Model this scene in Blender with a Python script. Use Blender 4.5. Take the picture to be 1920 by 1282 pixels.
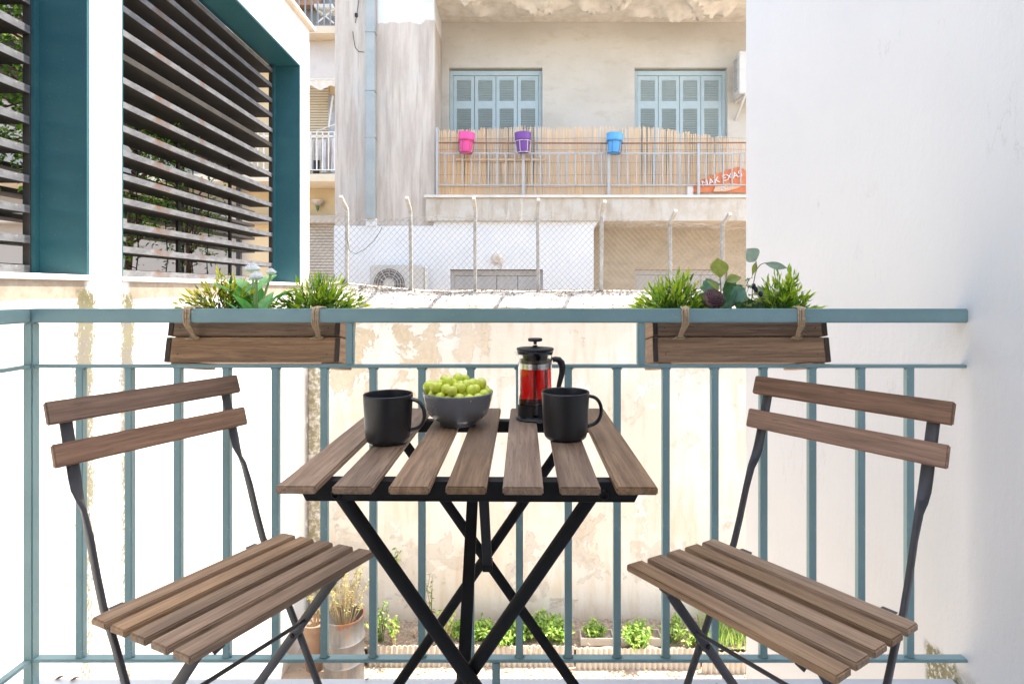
import bpy, bmesh, math, random
from mathutils import Vector, Matrix, noise as mnoise
R = math.radians
random.seed(7)
SC = bpy.context.scene
for o in list(bpy.data.objects):
    bpy.data.objects.remove(o)

# ------------------------------------------------------------------ camera, sky, sun, exposure
cam_d = bpy.data.cameras.new("camera")
cam = bpy.data.objects.new("camera", cam_d)
SC.collection.objects.link(cam)
cam.location = (0, 0, .98)
cam.rotation_euler = (R(90), 0, 0)
cam_d.sensor_width = 36
cam_d.lens = 1063 / 1920 * 36
cam_d.shift_x = -7 / 1920
cam_d.shift_y = -96 / 1920
cam_d.clip_start = .02
cam_d.clip_end = 300
SC.camera = cam

SUN_DIR = Vector((1, .29, 2.54)).normalized()          # towards the sun
world = bpy.data.worlds.new("World")
SC.world = world
world.use_nodes = True
wn = world.node_tree
wn.nodes.clear()
sky = wn.nodes.new("ShaderNodeTexSky")
sky.sky_type = 'NISHITA'
sky.sun_disc = False
sky.sun_elevation = math.asin(SUN_DIR.z)
sky.sun_rotation = math.atan2(SUN_DIR.x, SUN_DIR.y)
sky.air_density = 1.0
sky.dust_density = 1.6
bg = wn.nodes.new("ShaderNodeBackground")
bg.inputs[1].default_value = .15
wo = wn.nodes.new("ShaderNodeOutputWorld")
wn.links.new(sky.outputs[0], bg.inputs[0])
wn.links.new(bg.outputs[0], wo.inputs[0])

sun_d = bpy.data.lights.new("sun", 'SUN')
sun_d.energy = 2.3
sun_d.angle = R(.5)
sun_d.color = (1, .97, .92)
sun = bpy.data.objects.new("sun", sun_d)
SC.collection.objects.link(sun)
sun.rotation_euler = SUN_DIR.to_track_quat('Z', 'Y').to_euler()

SC.view_settings.view_transform = 'Standard'
SC.view_settings.look = 'None'
SC.view_settings.gamma = 1
SC.view_settings.use_curve_mapping = False
SC.view_settings.exposure = 2.48
SC.view_settings.use_white_balance = True           # camera white balance set for open shade
SC.view_settings.white_balance_temperature = 7350
SC.view_settings.white_balance_tint = 10
SC.render.engine = 'CYCLES'
SC.cycles.use_denoising = True
SC.cycles.max_bounces = 12
SC.cycles.diffuse_bounces = 6
SC.cycles.transmission_bounces = 10
SC.cycles.caustics_reflective = False

# ------------------------------------------------------------------ measuring: focal length in photo pixels, principal vanishing point
F_, CX_, CY_, H_ = 1063.0, 967.0, 545.0, .98
def PX(px, d): return (px - CX_) / F_ * d
def PZ(py, d): return H_ - (py - CY_) / F_ * d

# ------------------------------------------------------------------ node helpers
class NT:
    def __init__(s, name):
        s.m = bpy.data.materials.new(name)
        s.m.use_nodes = True
        s.t = s.m.node_tree
        s.t.nodes.clear()
        s.out = s.n("ShaderNodeOutputMaterial")
    def n(s, t, **k):
        x = s.t.nodes.new(t)
        for a, b in k.items(): setattr(x, a, b)
        return x
    def put(s, inp, v):
        if hasattr(v, "is_output") or isinstance(v, bpy.types.NodeSocket): s.t.links.new(v, inp)
        elif v is not None:
            if hasattr(inp.default_value, "__len__") and not hasattr(v, "__len__"): v = (v, v, v)
            if hasattr(v, "__len__") and len(v) == 3 and len(inp.default_value) == 4: v = (*v, 1)
            inp.default_value = v
    def coord(s, kind="Object"): return s.n("ShaderNodeTexCoord").outputs[kind]
    def mapping(s, v, scale=(1, 1, 1), loc=(0, 0, 0), rot=(0, 0, 0)):
        m = s.n("ShaderNodeMapping")
        s.put(m.inputs[0], v); m.inputs[1].default_value = loc; m.inputs[2].default_value = rot; m.inputs[3].default_value = scale
        return m.outputs[0]
    def noise(s, v, scale=5, detail=4, rough=.55, dist=0):
        x = s.n("ShaderNodeTexNoise")
        s.put(x.inputs["Vector"], v); x.inputs["Scale"].default_value = scale; x.inputs["Detail"].default_value = detail
        x.inputs["Roughness"].default_value = rough; x.inputs["Distortion"].default_value = dist
        return x.outputs["Fac"]
    def step(s, f, a, b):
        x = s.n("ShaderNodeMapRange", interpolation_type='SMOOTHSTEP')
        s.put(x.inputs[0], f); x.inputs[1].default_value = a; x.inputs[2].default_value = b
        return x.outputs[0]
    def math(s, op, a, b=None):
        x = s.n("ShaderNodeMath", operation=op)
        s.put(x.inputs[0], a)
        if b is not None: s.put(x.inputs[1], b)
        return x.outputs[0]
    def mul(s, a, b): return s.math('MULTIPLY', a, b)
    def band(s, f, a, b, soft):      # 1 between a and b
        return s.mul(s.step(f, a - soft, a + soft), s.step(f, b + soft, b - soft))
    def vadd(s, a, b):
        x = s.n("ShaderNodeVectorMath", operation='ADD'); s.put(x.inputs[0], a); s.put(x.inputs[1], b); return x.outputs[0]
    def mix(s, f, a, b):
        x = s.n("ShaderNodeMix", data_type='RGBA')
        s.put(x.inputs[0], f); s.put(x.inputs[6], a); s.put(x.inputs[7], b)
        return x.outputs[2]
    def xyz(s, v):
        x = s.n("ShaderNodeSeparateXYZ"); s.put(x.inputs[0], v); return x.outputs
    def rnd(s): return s.n("ShaderNodeObjectInfo").outputs["Random"]
    def bump(s, h, strength=.3, dist=.01):
        x = s.n("ShaderNodeBump"); x.inputs["Strength"].default_value = strength; x.inputs["Distance"].default_value = dist
        s.put(x.inputs["Height"], h); return x.outputs[0]
    def done(s, color, rough=.6, normal=None, **k):
        p = s.n("ShaderNodeBsdfPrincipled")
        s.put(p.inputs["Base Color"], color); s.put(p.inputs["Roughness"], rough)
        if normal is not None: s.put(p.inputs["Normal"], normal)
        for a, b in k.items(): s.put(p.inputs[a.replace("_", " ")], b)
        s.t.links.new(p.outputs[0], s.out.inputs[0])
        s.p = p
        return s.m

def paint(name, col, col2=None, rough=.45, scale=9, bump=.08, bscale=60, metal=0.0, fine=None, spec=.5):
    t = NT(name); c = t.coord()
    c2 = col2 or tuple(x * .82 for x in col)
    f = t.step(t.noise(c, scale, 6, .6), .35, .7)
    colr = t.mix(f, col, c2)
    if fine:
        colr = t.mix(t.step(t.noise(c, 70, 3, .6), .66, .72), colr, fine)
    r = t.math('ADD', t.mul(t.noise(c, scale * 2, 3), .2), rough - .1)
    return t.done(colr, r, t.bump(t.noise(c, bscale, 4, .6), bump, .004), Metallic=metal, Specular_IOR_Level=spec)

def wood(name, light, dark, stain, rough=.5):
    t = NT(name); c = t.coord()
    r = t.rnd()
    off = t.n("ShaderNodeCombineXYZ")
    t.put(off.inputs[0], t.mul(r, 37.0)); t.put(off.inputs[1], t.mul(r, 11.0)); t.put(off.inputs[2], t.mul(r, 23.0))
    v = t.vadd(c, off.outputs[0])
    warp = t.noise(t.mapping(v, (3, 9, 9)), 1, 3, .5)
    g1 = t.noise(t.mapping(v, (4.5, 95, 95)), 1, 6, .62, .6)
    g2 = t.noise(t.mapping(v, (22, 420, 420)), 1, 3, .6)
    rings = t.n("ShaderNodeTexWave", wave_type='BANDS', bands_direction='Y')
    t.put(rings.inputs["Vector"], t.mapping(v, (.9, 26, 26)))
    rings.inputs["Scale"].default_value = 1.0; rings.inputs["Distortion"].default_value = 5.5
    rings.inputs["Detail"].default_value = 3; rings.inputs["Detail Scale"].default_value = 1.2
    col = t.mix(t.step(g1, .34, .66), dark, light)
    col = t.mix(t.mul(rings.outputs["Fac"], .38), col, tuple(x * .62 for x in light))
    col = t.mix(t.mul(t.step(warp, .52, .72), .55), col, stain)
    col = t.mix(t.mul(t.step(g2, .54, .70), .6), col, tuple(x * .45 for x in dark))
    hv = t.n("ShaderNodeHueSaturation")
    t.put(hv.inputs["Color"], col)
    t.put(hv.inputs["Value"], t.math('ADD', t.mul(r, .42), .80))
    t.put(hv.inputs["Saturation"], t.math('ADD', t.mul(t.math('FRACT', t.mul(r, 7.3)), .25), .92))
    # small knots
    vo = t.n("ShaderNodeTexVoronoi"); t.put(vo.inputs["Vector"], t.mapping(v, (4.2, 15, 15))); vo.inputs["Scale"].default_value = 1
    kn = t.mul(t.step(vo.outputs["Distance"], .13, .03), .5)
    col = t.mix(kn, hv.outputs[0], tuple(x * .4 for x in dark))
    h = t.math('ADD', t.mul(g1, .6), t.mul(g2, .6))
    rr = t.math('ADD', t.mul(g1, .22), rough - .1)
    return t.done(col, rr, t.bump(h, .28, .0016))

def leafmat(name, cols, trans=.35, rough=.45):
    t = NT(name); c = t.coord()
    f = t.noise(c, 55, 2)
    col = t.mix(t.step(f, .38, .62), cols[0], cols[1])
    p = t.n("ShaderNodeBsdfPrincipled"); t.put(p.inputs["Base Color"], col); p.inputs["Roughness"].default_value = rough
    tr = t.n("ShaderNodeBsdfTranslucent"); t.put(tr.inputs[0], col)
    mx = t.n("ShaderNodeMixShader"); mx.inputs[0].default_value = trans
    t.t.links.new(p.outputs[0], mx.inputs[1]); t.t.links.new(tr.outputs[0], mx.inputs[2])
    t.t.links.new(mx.outputs[0], t.out.inputs[0])
    return t.m

# ------------------------------------------------------------------ mesh helpers
class MB:
    def __init__(s): s.b = bmesh.new(); s.mi = 0
    def _tag(s, n0):
        s.b.faces.ensure_lookup_table()
        for f in s.b.faces[n0:]: f.material_index = s.mi
    def box(s, x0, x1, y0, y1, z0, z1, M=None):
        n0 = len(s.b.faces)
        v = [s.b.verts.new(Vector((x, y, z)) if M is None else M @ Vector((x, y, z))) for x in (x0, x1) for y in (y0, y1) for z in (z0, z1)]
        for f in ((0, 1, 3, 2), (4, 6, 7, 5), (0, 4, 5, 1), (2, 3, 7, 6), (0, 2, 6, 4), (1, 5, 7, 3)): s.b.faces.new([v[i] for i in f])
        s._tag(n0); return s
    def bar(s, p0, p1, w, t, side):
        """rectangular bar, w across «side», t across the third direction"""
        p0, p1 = Vector(p0), Vector(p1); d = (p1 - p0); L = d.length; d.normalize()
        sd = Vector(side); sd = (sd - d * sd.dot(d)).normalized(); n = d.cross(sd)
        M = Matrix((sd, n, d)).transposed().to_4x4(); M.translation = p0
        return s.box(-w / 2, w / 2, -t / 2, t / 2, 0, L, M)
    def sweep(s, pts, sect, sides, closed=False):
        """sweep a cross-section (list of (a,b)) along pts; sides = side vector or one per point; sect may be one per point"""
        n0 = len(s.b.faces); rings = []
        N = len(pts); pts = [Vector(p) for p in pts]
        for i, p in enumerate(pts):
            if closed: d = pts[(i + 1) % N] - pts[i - 1]
            else: d = pts[min(i + 1, N - 1)] - pts[max(i - 1, 0)]
            d.normalize()
            sd = Vector(sides[i] if isinstance(sides, list) else sides)
            sd = sd - d * sd.dot(d)
            if sd.length < 1e-4: sd = d.orthogonal()
            sd.normalize(); n = d.cross(sd)
            sc = sect[i] if isinstance(sect[0], list) else sect
            rings.append([s.b.verts.new(p + sd * a + n * b) for a, b in sc])
        K = len(rings[0])
        for i in range(N if closed else N - 1):
            A, B = rings[i], rings[(i + 1) % N]
            for k in range(K): s.b.faces.new((A[k], A[(k + 1) % K], B[(k + 1) % K], B[k]))
        if not closed:
            s.b.faces.new(rings[0][::-1]); s.b.faces.new(rings[-1])
        s._tag(n0); return s
    def tube(s, pts, r, seg=8, closed=False):
        if hasattr(r, "__len__"): sect = [[(q * math.cos(2 * math.pi * k / seg), q * math.sin(2 * math.pi * k / seg)) for k in range(seg)] for q in r]
        else: sect = [(r * math.cos(2 * math.pi * k / seg), r * math.sin(2 * math.pi * k / seg)) for k in range(seg)]
        d = (Vector(pts[-1]) - Vector(pts[0])) if not closed else Vector((0, 0, 1))
        side = Vector((1, 0, 0)) if abs(d.normalized().x) < .8 else Vector((0, 0, 1))
        return s.sweep(pts, sect, side, closed)
    def lathe(s, prof, seg=48, c=(0, 0, 0), cap0=False, cap1=False, axis='Z'):
        n0 = len(s.b.faces); c = Vector(c); rings = []
        for r, z in prof:
            if r < 1e-6: rings.append([s.b.verts.new(c + Vector((0, 0, z)))]); continue
            ring = []
            for k in range(seg):
                a = 2 * math.pi * k / seg; p = Vector((r * math.cos(a), r * math.sin(a), z))
                if axis == 'Y': p = Vector((p.x, p.z, p.y))
                ring.append(s.b.verts.new(c + p))
            rings.append(ring)
        for A, B in zip(rings, rings[1:]):
            for k in range(seg):
                a = [A[0]] if len(A) == 1 else [A[k], A[(k + 1) % seg]]
                b = [B[0]] if len(B) == 1 else [B[(k + 1) % seg], B[k]]
                if len(a) + len(b) > 2: s.b.faces.new(a + b)
        if cap0: s.b.faces.new(rings[0][::-1])
        if cap1: s.b.faces.new(rings[-1])
        s._tag(n0); return s
    def prism(s, poly, a, b, axis='X'):
        n0 = len(s.b.faces)
        def P(u, v, w): return {'X': (w, u, v), 'Y': (u, w, v), 'Z': (u, v, w)}[axis]
        A = [s.b.verts.new(P(u, v, a)) for u, v in poly]; B = [s.b.verts.new(P(u, v, b)) for u, v in poly]
        n = len(poly)
        s.b.faces.new(A); s.b.faces.new(B[::-1])
        for i in range(n): s.b.faces.new((A[i], B[i], B[(i + 1) % n], A[(i + 1) % n]))
        s._tag(n0); return s
    def face(s, pts):
        n0 = len(s.b.faces); s.b.faces.new([s.b.verts.new(p) for p in pts]); s._tag(n0); return s
    def leaf(s, p, d, up, L, W, bend=.15):
        """a folded lance-shaped leaf of six faces"""
        d = Vector(d).normalized(); up = Vector(up); sd = d.cross(up)
        if sd.length < 1e-4: sd = d.orthogonal()
        sd.normalize(); n = sd.cross(d); p = Vector(p); n0 = len(s.b.faces)
        q = lambda a, b, h: s.b.verts.new(p + d * (a * L) + sd * (b * W) + n * h)
        b0 = q(0, 0, 0); m1 = q(.35, 0, -bend * L * .05); m2 = q(.7, 0, -bend * L * .3); e = q(1, 0, -bend * L)
        l1 = q(.33, .5, W * .12); l2 = q(.68, .36, -bend * L * .22 + W * .08); r1 = q(.33, -.5, W * .12); r2 = q(.68, -.36, -bend * L * .22 + W * .08)
        for f in ((b0, m1, l1), (m1, m2, l2, l1), (m2, e, l2), (b0, r1, m1), (m1, r1, r2, m2), (m2, r2, e)): s.b.faces.new(f)
        s._tag(n0); return s
    def mesh(s, name, mats, smooth=False, bevel=0, seg=1, angle=40):
        bmesh.ops.recalc_face_normals(s.b, faces=s.b.faces)
        if bevel:
            ed = [e for e in s.b.edges if len(e.link_faces) == 2 and e.calc_face_angle(0) > R(30)]
            bmesh.ops.bevel(s.b, geom=ed, offset=bevel, segments=seg, affect='EDGES', clamp_overlap=True)
        me = bpy.data.meshes.new(name); s.b.to_mesh(me); s.b.free()
        for m in (mats if isinstance(mats, (list, tuple)) else [mats]): me.materials.append(m)
        if smooth:
            for p in me.polygons: p.use_smooth = True
            if angle < 180: me.set_sharp_from_angle(angle=R(angle))
        return me
    def make(s, name, mats, parent=None, **k):
        return link(name, s.mesh(name, mats, **k), parent)

WM = {}      # world matrices of the things
def link(name, me, parent=None, M=None):
    """M: matrix inside the parent; without it the mesh is taken to be in world coordinates"""
    o = bpy.data.objects.new(name, me)
    SC.collection.objects.link(o)
    if parent is not None:
        o.parent = parent
        if M is None: o.matrix_parent_inverse = WM.get(parent.name, Matrix()).inverted()
        else: o.matrix_basis = M
        if M is not None: WM[o.name] = WM.get(parent.name, Matrix()) @ M
    elif M is not None:
        o.matrix_basis = M; WM[o.name] = M
    return o
def tag(o, label=None, cat=None, group=None, kind="thing"):
    if label: o["label"] = label
    if cat: o["category"] = cat
    if group: o["group"] = group
    if kind: o["kind"] = kind
    return o
def thing(name, loc, label, cat, rz=0, group=None):
    o = bpy.data.objects.new(name, None)
    o.empty_display_size = .05
    SC.collection.objects.link(o)
    M = Matrix.Translation(Vector(loc)) @ Matrix.Rotation(rz, 4, 'Z')
    o.matrix_basis = M; WM[o.name] = M
    return tag(o, label, cat, group)
def copy_thing(o, loc, rz, label, group=None, scale=None):
    def cp(x, par):
        c = x.copy(); SC.collection.objects.link(c)
        if par is not None: c.parent = par
        for ch in [y for y in SC.objects if y.parent == x]: cp(ch, c)
        return c
    c = cp(o, None)
    c.location = loc; c.rotation_euler = (0, 0, rz)
    if scale: c.scale = scale
    c["label"] = label
    if group: c["group"] = group
    WM[c.name] = Matrix.Translation(Vector(loc)) @ Matrix.Rotation(rz, 4, 'Z')
    return c
_pl = {}
def plank_mesh(L, W, T, mat, bev=.0022):
    k = (round(L, 4), round(W, 4), round(T, 4), mat.name)
    if k not in _pl:
        m = MB().box(-L / 2, L / 2, -W / 2, W / 2, -T / 2, T / 2)
        _pl[k] = m.mesh("plank", mat, bevel=bev, seg=2, smooth=True, angle=50)
    return _pl[k]
def frame(x, y, z, o):
    """matrix from axes and origin"""
    M = Matrix((Vector(x).normalized(), Vector(y).normalized(), Vector(z).normalized())).transposed().to_4x4(); M.translation = Vector(o); return M

# ------------------------------------------------------------------ materials
M_rail = paint("railing_paint", (.235, .372, .378), (.205, .335, .343), .40, 7, .16, 45, fine=(.30, .43, .43), spec=.45)
M_teal = paint("teal_paint", (.014, .092, .118), (.022, .112, .134), .5, 3, .25, 30, fine=(.05, .17, .19))
M_black = paint("black_metal", (.007, .007, .007), (.010, .0095, .0095), .46, 12, .06, 220, spec=.2)
M_blackp = paint("black_plastic", (.011, .0115, .012), (.016, .0165, .0175), .42, 12, .04, 300, spec=.4)
M_chairm = paint("chair_metal", (0.048, 0.046, 0.050), (0.067, 0.064, 0.066), .42, 12, .06, 220)
M_mug = paint("mug_glaze", (.016, .0165, .019), (.022, .0225, .025), .34, 20, .03, 200)
M_bowl = paint("bowl_glaze", (0.186, 0.198, 0.222), (0.174, 0.186, 0.206), .24, 15, .02, 150)
M_wood = wood("acacia_table", (.350, .226, .138), (.175, .102, .060), (.110, .075, .055), .52)
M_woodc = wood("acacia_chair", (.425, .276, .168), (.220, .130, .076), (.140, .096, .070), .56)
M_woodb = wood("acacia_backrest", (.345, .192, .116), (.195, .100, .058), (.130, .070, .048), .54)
M_woodp = wood("acacia_planter", (.49, .295, .175), (.25, .140, .082), (.135, .084, .056), .6)
M_wend = paint("wood_end_grain", (0.058, 0.039, 0.029), (0.085, 0.055, 0.039), .6, 60, .3, 300)
M_chrome = NT("steel"); M_chrome = M_chrome.done((.62, .61, .58), .22, Metallic=1.0)

def plaster_white(name, base=(.80, .80, .79), tint=(.74, .745, .75)):
    t = NT(name); c = t.coord()
    col = t.mix(t.step(t.noise(c, 1.3, 5, .6), .35, .7), base, tint)
    h = t.math('ADD', t.noise(c, 14, 6, .65), t.mul(t.noise(t.mapping(c, (1, 1, .25)), 60, 3), .4))
    return t, c, col, h

# ================================================================== GROUND AND OWN BALCONY (setting)
GZ = -2.66
t = NT("courtyard_ground"); c = t.coord()
col = t.mix(t.step(t.noise(c, 2.2, 8, .65), .35, .65), (.36, .285, .22), (.45, .38, .315))
col = t.mix(t.step(t.noise(c, 26, 5, .7), .58, .68), col, (.25, .17, .12))
M_ground = t.done(col, .9, t.bump(t.noise(c, 30, 6, .7), .5, .02))
g = MB().face([(-40, -30, GZ), (40, -30, GZ), (40, 50, GZ), (-40, 50, GZ)]).make("ground", M_ground)
tag(g, kind="structure")

t = NT("balcony_marble"); c = t.coord()
col = t.mix(t.step(t.noise(c, 3, 7, .65), .4, .7), (.66, .69, .72), (.58, .61, .65))
col = t.mix(t.step(t.noise(c, 45, 4, .6), .67, .72), col, (.35, .33, .30))
M_marble = t.done(col, .35, t.bump(t.noise(c, 40, 4), .1, .004))
WX = 1.105            # face of the white wall on the right
fl = MB().box(-1.27, WX, -1.0, 1.437, -.14, 0).make("balcony_floor", M_marble, bevel=.004)
tag(fl, kind="structure")

# ------------------------------------------------------------------ white wall on the right
t, c, col, h = plaster_white("white_wall_plaster", (.70, .70, .695), (.665, .668, .67))
x, y, z = t.xyz(c)
nz = t.noise(c, 9, 6, .65)
edge = t.math('ADD', z, t.mul(nz, .16))
moss = t.mul(t.band(t.math('ADD', y, t.mul(nz, .05)), 1.43, 1.55, .012), t.step(edge, .135, .10))
col = t.mix(t.mul(moss, t.step(t.noise(c, 70, 5, .7), .36, .5)), col, (.20, .19, .10))
spots = t.step(t.noise(t.mapping(c, (1, 1, .6)), 7.5, 7, .72), .705, .73)
col = t.mix(t.mul(spots, .5), col, (.52, .47, .42))
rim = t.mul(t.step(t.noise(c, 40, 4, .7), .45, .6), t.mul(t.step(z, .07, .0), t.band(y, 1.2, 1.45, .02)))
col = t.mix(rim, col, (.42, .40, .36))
ridge = t.math('ABSOLUTE', t.math('SUBTRACT', t.noise(t.mapping(c, (1, 1.4, .5)), 1.6, 9, .62), .5))
crack = t.mul(t.step(ridge, .0035, .0008), t.step(t.noise(c, 2.2, 3), .52, .60))
col = t.mix(t.mul(crack, .35), col, (.50, .48, .45))
trow = t.noise(t.mapping(c, (1, .8, .45), rot=(.5, 0, 0)), 5, 5, .6, 1.2)
M_wallR = t.done(col, .75, t.bump(t.math('ADD', t.math('ADD', h, t.mul(trow, 1.2)), t.mul(crack, -.6)), .24, .008))
o = thing("white_wall", (WX, 1.0, GZ), "tall plain white plaster wall on the right that the blue rails run into", "wall")
MB().box(WX, 6.0, -4, 2.72, GZ, 7.2).make("plaster_face", M_wallR, o)

# ------------------------------------------------------------------ own house behind the camera (seen only in reflections; kept low for sky fill light)
t, c, col, h = plaster_white("house_plaster")
M_house = t.done(col, .75, t.bump(h, .2, .006))
o = thing("house_facade", (-.1, -1.0, GZ), "unseen low white house front with a wide doorway behind the balcony", "house")
MB().box(-3.2, -.95, -1.3, -1.0, GZ, 2.95).box(.85, WX - .003, -1.3, -1.0, GZ, 2.95).box(-.95, .85, -1.3, -1.0, 2.25, 2.95).box(-.95, .85, -1.3, -1.0, GZ, -.0).make("facade_wall", M_house, o)
room = MB()
room.box(-3, 3, -5.2, -5.0, 0, 2.7).box(-3.2, -3, -5, -1.3, 0, 2.7).box(2.6, 2.8, -5, -1.3, 0, 2.7).box(-3, 2.6, -5, -1.3, 2.5, 2.7).box(-3, 2.6, -5, -1.3, -.2, 0)
room.make("room_shell", paint("room_paint", (.5, .48, .45)), o)

# ================================================================== LEFT BUILDING WITH LOUVRES
LX = -2.20
t, c, col, h = plaster_white("left_wall_plaster", (.80, .795, .78), (.77, .76, .74))
x, y, z = t.xyz(c)
nlo = t.noise(c, 2.4, 6, .65); nhi = t.noise(t.mapping(c, (1, 1, .6)), 60, 8, .85); nmid = t.noise(c, 9, 6, .7)
pier = t.band(y, 2.90, 3.22, .02)
band = t.mul(t.band(t.math('ADD', z, t.mul(t.math('SUBTRACT', nlo, .5), .05)), .935, 1.06, .006), t.math('SUBTRACT', 1.0, pier))
col = t.mix(t.mul(band, .9), col, t.mix(t.step(nmid, .35, .65), (.36, .285, .215), (.25, .185, .125)))
def streak(yc, w):       # a moss streak running down from the foot of the pier: dense in its middle, breaking up outwards and downwards
    d = t.math('ABSOLUTE', t.math('SUBTRACT', t.math('ADD', y, t.mul(t.math('SUBTRACT', nmid, .5), .13)), yc))
    m = t.mul(t.step(d, w * 1.5, w * .1), t.step(t.math('ADD', z, t.mul(t.math('SUBTRACT', nlo, .5), .3)), 1.06, .9))
    return t.mul(m, t.math('ADD', t.mul(t.step(z, -1.9, .9), .55), .45))
for yc, w in ((2.895, .085), (3.215, .075)):
    m = streak(yc, w)
    g_ = t.step(t.math('ADD', nhi, t.mul(m, .30)), .62, .72)
    col = t.mix(t.mul(g_, t.step(m, .02, .2)), col, t.mix(t.step(nmid, .42, .62), (.21, .195, .125), (.19, .175, .15)))
    up = t.mul(m, t.step(z, .80, 1.0))
    col = t.mix(t.mul(up, t.step(nhi, .34, .48)), col, (.10, .09, .035))
low = t.mul(t.step(z, -.4, -1.3), t.mul(t.band(y, 2.6, 3.4, .25), t.step(t.noise(t.mapping(c, (1, 1, .5)), 8, 7, .75), .56, .64)))
col = t.mix(t.mul(low, .8), col, (.16, .135, .11))
endg = t.mul(t.step(y, 5.86, 5.98), t.mul(t.step(z, .45, -.1), t.step(nmid, .3, .5)))  # far corner greyed: dirt and shadow together put into the colour
col = t.mix(t.mul(endg, .85), col, (.22, .19, .165))
M_wallL = t.done(col, .8, t.bump(h, .3, .008))
M_sill = paint("sill_paint", (.78, .755, .71), (.70, .66, .60), .7, 5, .2, 40)
M_coping = paint("coping_stone", (.72, .62, .50), (.62, .52, .42), .8, 6, .4, 40)
bl = thing("louvred_building", (LX, 3.0, GZ), "low white building with teal window frames filled by long horizontal louvres", "building")
W1 = (-.6, 2.927); W2 = (3.166, 5.79); OZ0, OZ1, TOPZ = 1.06, 3.28, 3.75
XB = LX - .30
m = MB()
m.box(XB, LX, -3, 6.04, GZ, 1.03).box(XB, LX, W1[1], W2[0], 1.03, OZ1).box(XB, LX, W2[1], 6.04, 1.03, OZ1).box(XB, LX, -3, W1[0], 1.03, OZ1).box(XB, LX, -3, 6.04, OZ1, TOPZ)
m.make("wall", M_wallL, bl)
MB().box(XB - .05, LX + .055, -3, 6.09, TOPZ + .001, TOPZ + .045).make("coping", M_coping, bl, bevel=.006)
M_louv = None
t = NT("louvre_metal"); c = t.coord()
n1 = t.noise(t.mapping(c, (1, .35, 1)), 26, 6, .7); n2 = t.noise(c, 3.5, 4, .6); n3 = t.noise(t.mapping(c, (1, .2, 1)), 90, 4, .7)
col = t.mix(t.step(n1, .35, .65), (.09, .094, .105), (.17, .175, .188))
col = t.mix(t.mul(t.step(n2, .58, .66), t.step(n1, .4, .55)), col, (.13, .065, .04))
col = t.mix(t.step(n3, .66, .73), col, (.30, .29, .27))
M_louv = t.done(col, .62, t.bump(n1, .3, .004))
M_slatb = paint("slat_body", (0.028, 0.025, 0.022), (0.045, 0.039, 0.034), .7, 8, .3, 50)  # dark brown body; shade on the undersides is put into this colour too
M_louvd = paint("rear_louvre_metal", (.030, .028, .027), (.05, .042, .036), .7, 8, .2, 50)
M_louvr = paint("primer_red_metal", (.20, .115, .085), (.15, .09, .068), .65, 10, .3, 60)
for wi, (y0, y1) in enumerate((W1, W2)):
    MB().box(XB - .02, LX + .014, y0 + .002, y1 - .002, 1.031, 1.06).make("sill", M_sill, bl, bevel=.004)
    fr = MB()
    fr.box(XB - .004, LX - .003, y1 - .015, y1 - .001, 1.061, OZ1 - .016)      # far jamb
    fr.box(XB - .004, LX - .003, y0 + .001, y0 + .015, 1.061, OZ1 - .016)      # near jamb
    fr.box(XB - .004, LX - .003, y0 + .001, y1 - .001, OZ1 - .015, OZ1 - .001) # soffit
    fr.box(LX - .262, LX - .245, y1 - .047, y1 - .016, 1.062, OZ1 - .017)      # stop bar
    f = fr.make("window_frame", M_teal, bl)
    f["label"] = "teal painted window frame"
    m = MB().box(-.075, .146, y0 + .018, y1 - .056, 0, .038); m.mi = 1; m.box(.1465, .150, y0 + .018, y1 - .056, -.001, .039)
    sm = m.mesh("slat", [M_slatb, M_louv], bevel=.0008)
    smr = sm.copy(); smr.materials.clear(); smr.materials.append(M_slatb); smr.materials.append(M_louvr)
    for k in range(15):
        s = link("slat", smr if (k == 9 and wi) else sm, f)
        s.location = (LX - .41 + random.uniform(-.003, .003), 0, 1.073 + .1505 * k + random.uniform(-.003, .003))
    st = MB(); st.box(LX - .299, LX - .2635, y1 - .054, y1 - .0165, 1.062, OZ1 - .017)
    for yy in ([2.2, 2.62] if wi == 0 else [3.5, 4.4, 5.2]): st.box(LX - .44, LX - .42, yy, yy + .03, 1.061, OZ1 - .018)
    st.make("upright", M_louvd, f)
# rear row of louvres across the terrace
RXX = -3.30
rf = MB().box(RXX - .1, RXX, -.5, 6.85, 3.30, 3.62).make("rear_beam", M_teal, bl)
MB().box(-3.6, XB - .001, -1, 6.9, .80, .98).make("terrace_slab", M_louvd, bl)
rf2 = MB()
for yy in (.8, 2.0, 3.2, 4.4, 5.6, 6.79): rf2.box(RXX - .05, RXX, yy, yy + .05, .981, 3.299)
rf2 = rf2.make("rear_frame", M_louvd, bl)
sm = MB().box(RXX + .001, RXX + .17, -.4, 6.8, 0, .03).mesh("rear_slat", M_louvd)
for k in range(0, 14):
    s = link("rear_slat", sm, rf2); s.location = (0, 0, 1.12 + .156 * k)

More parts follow.
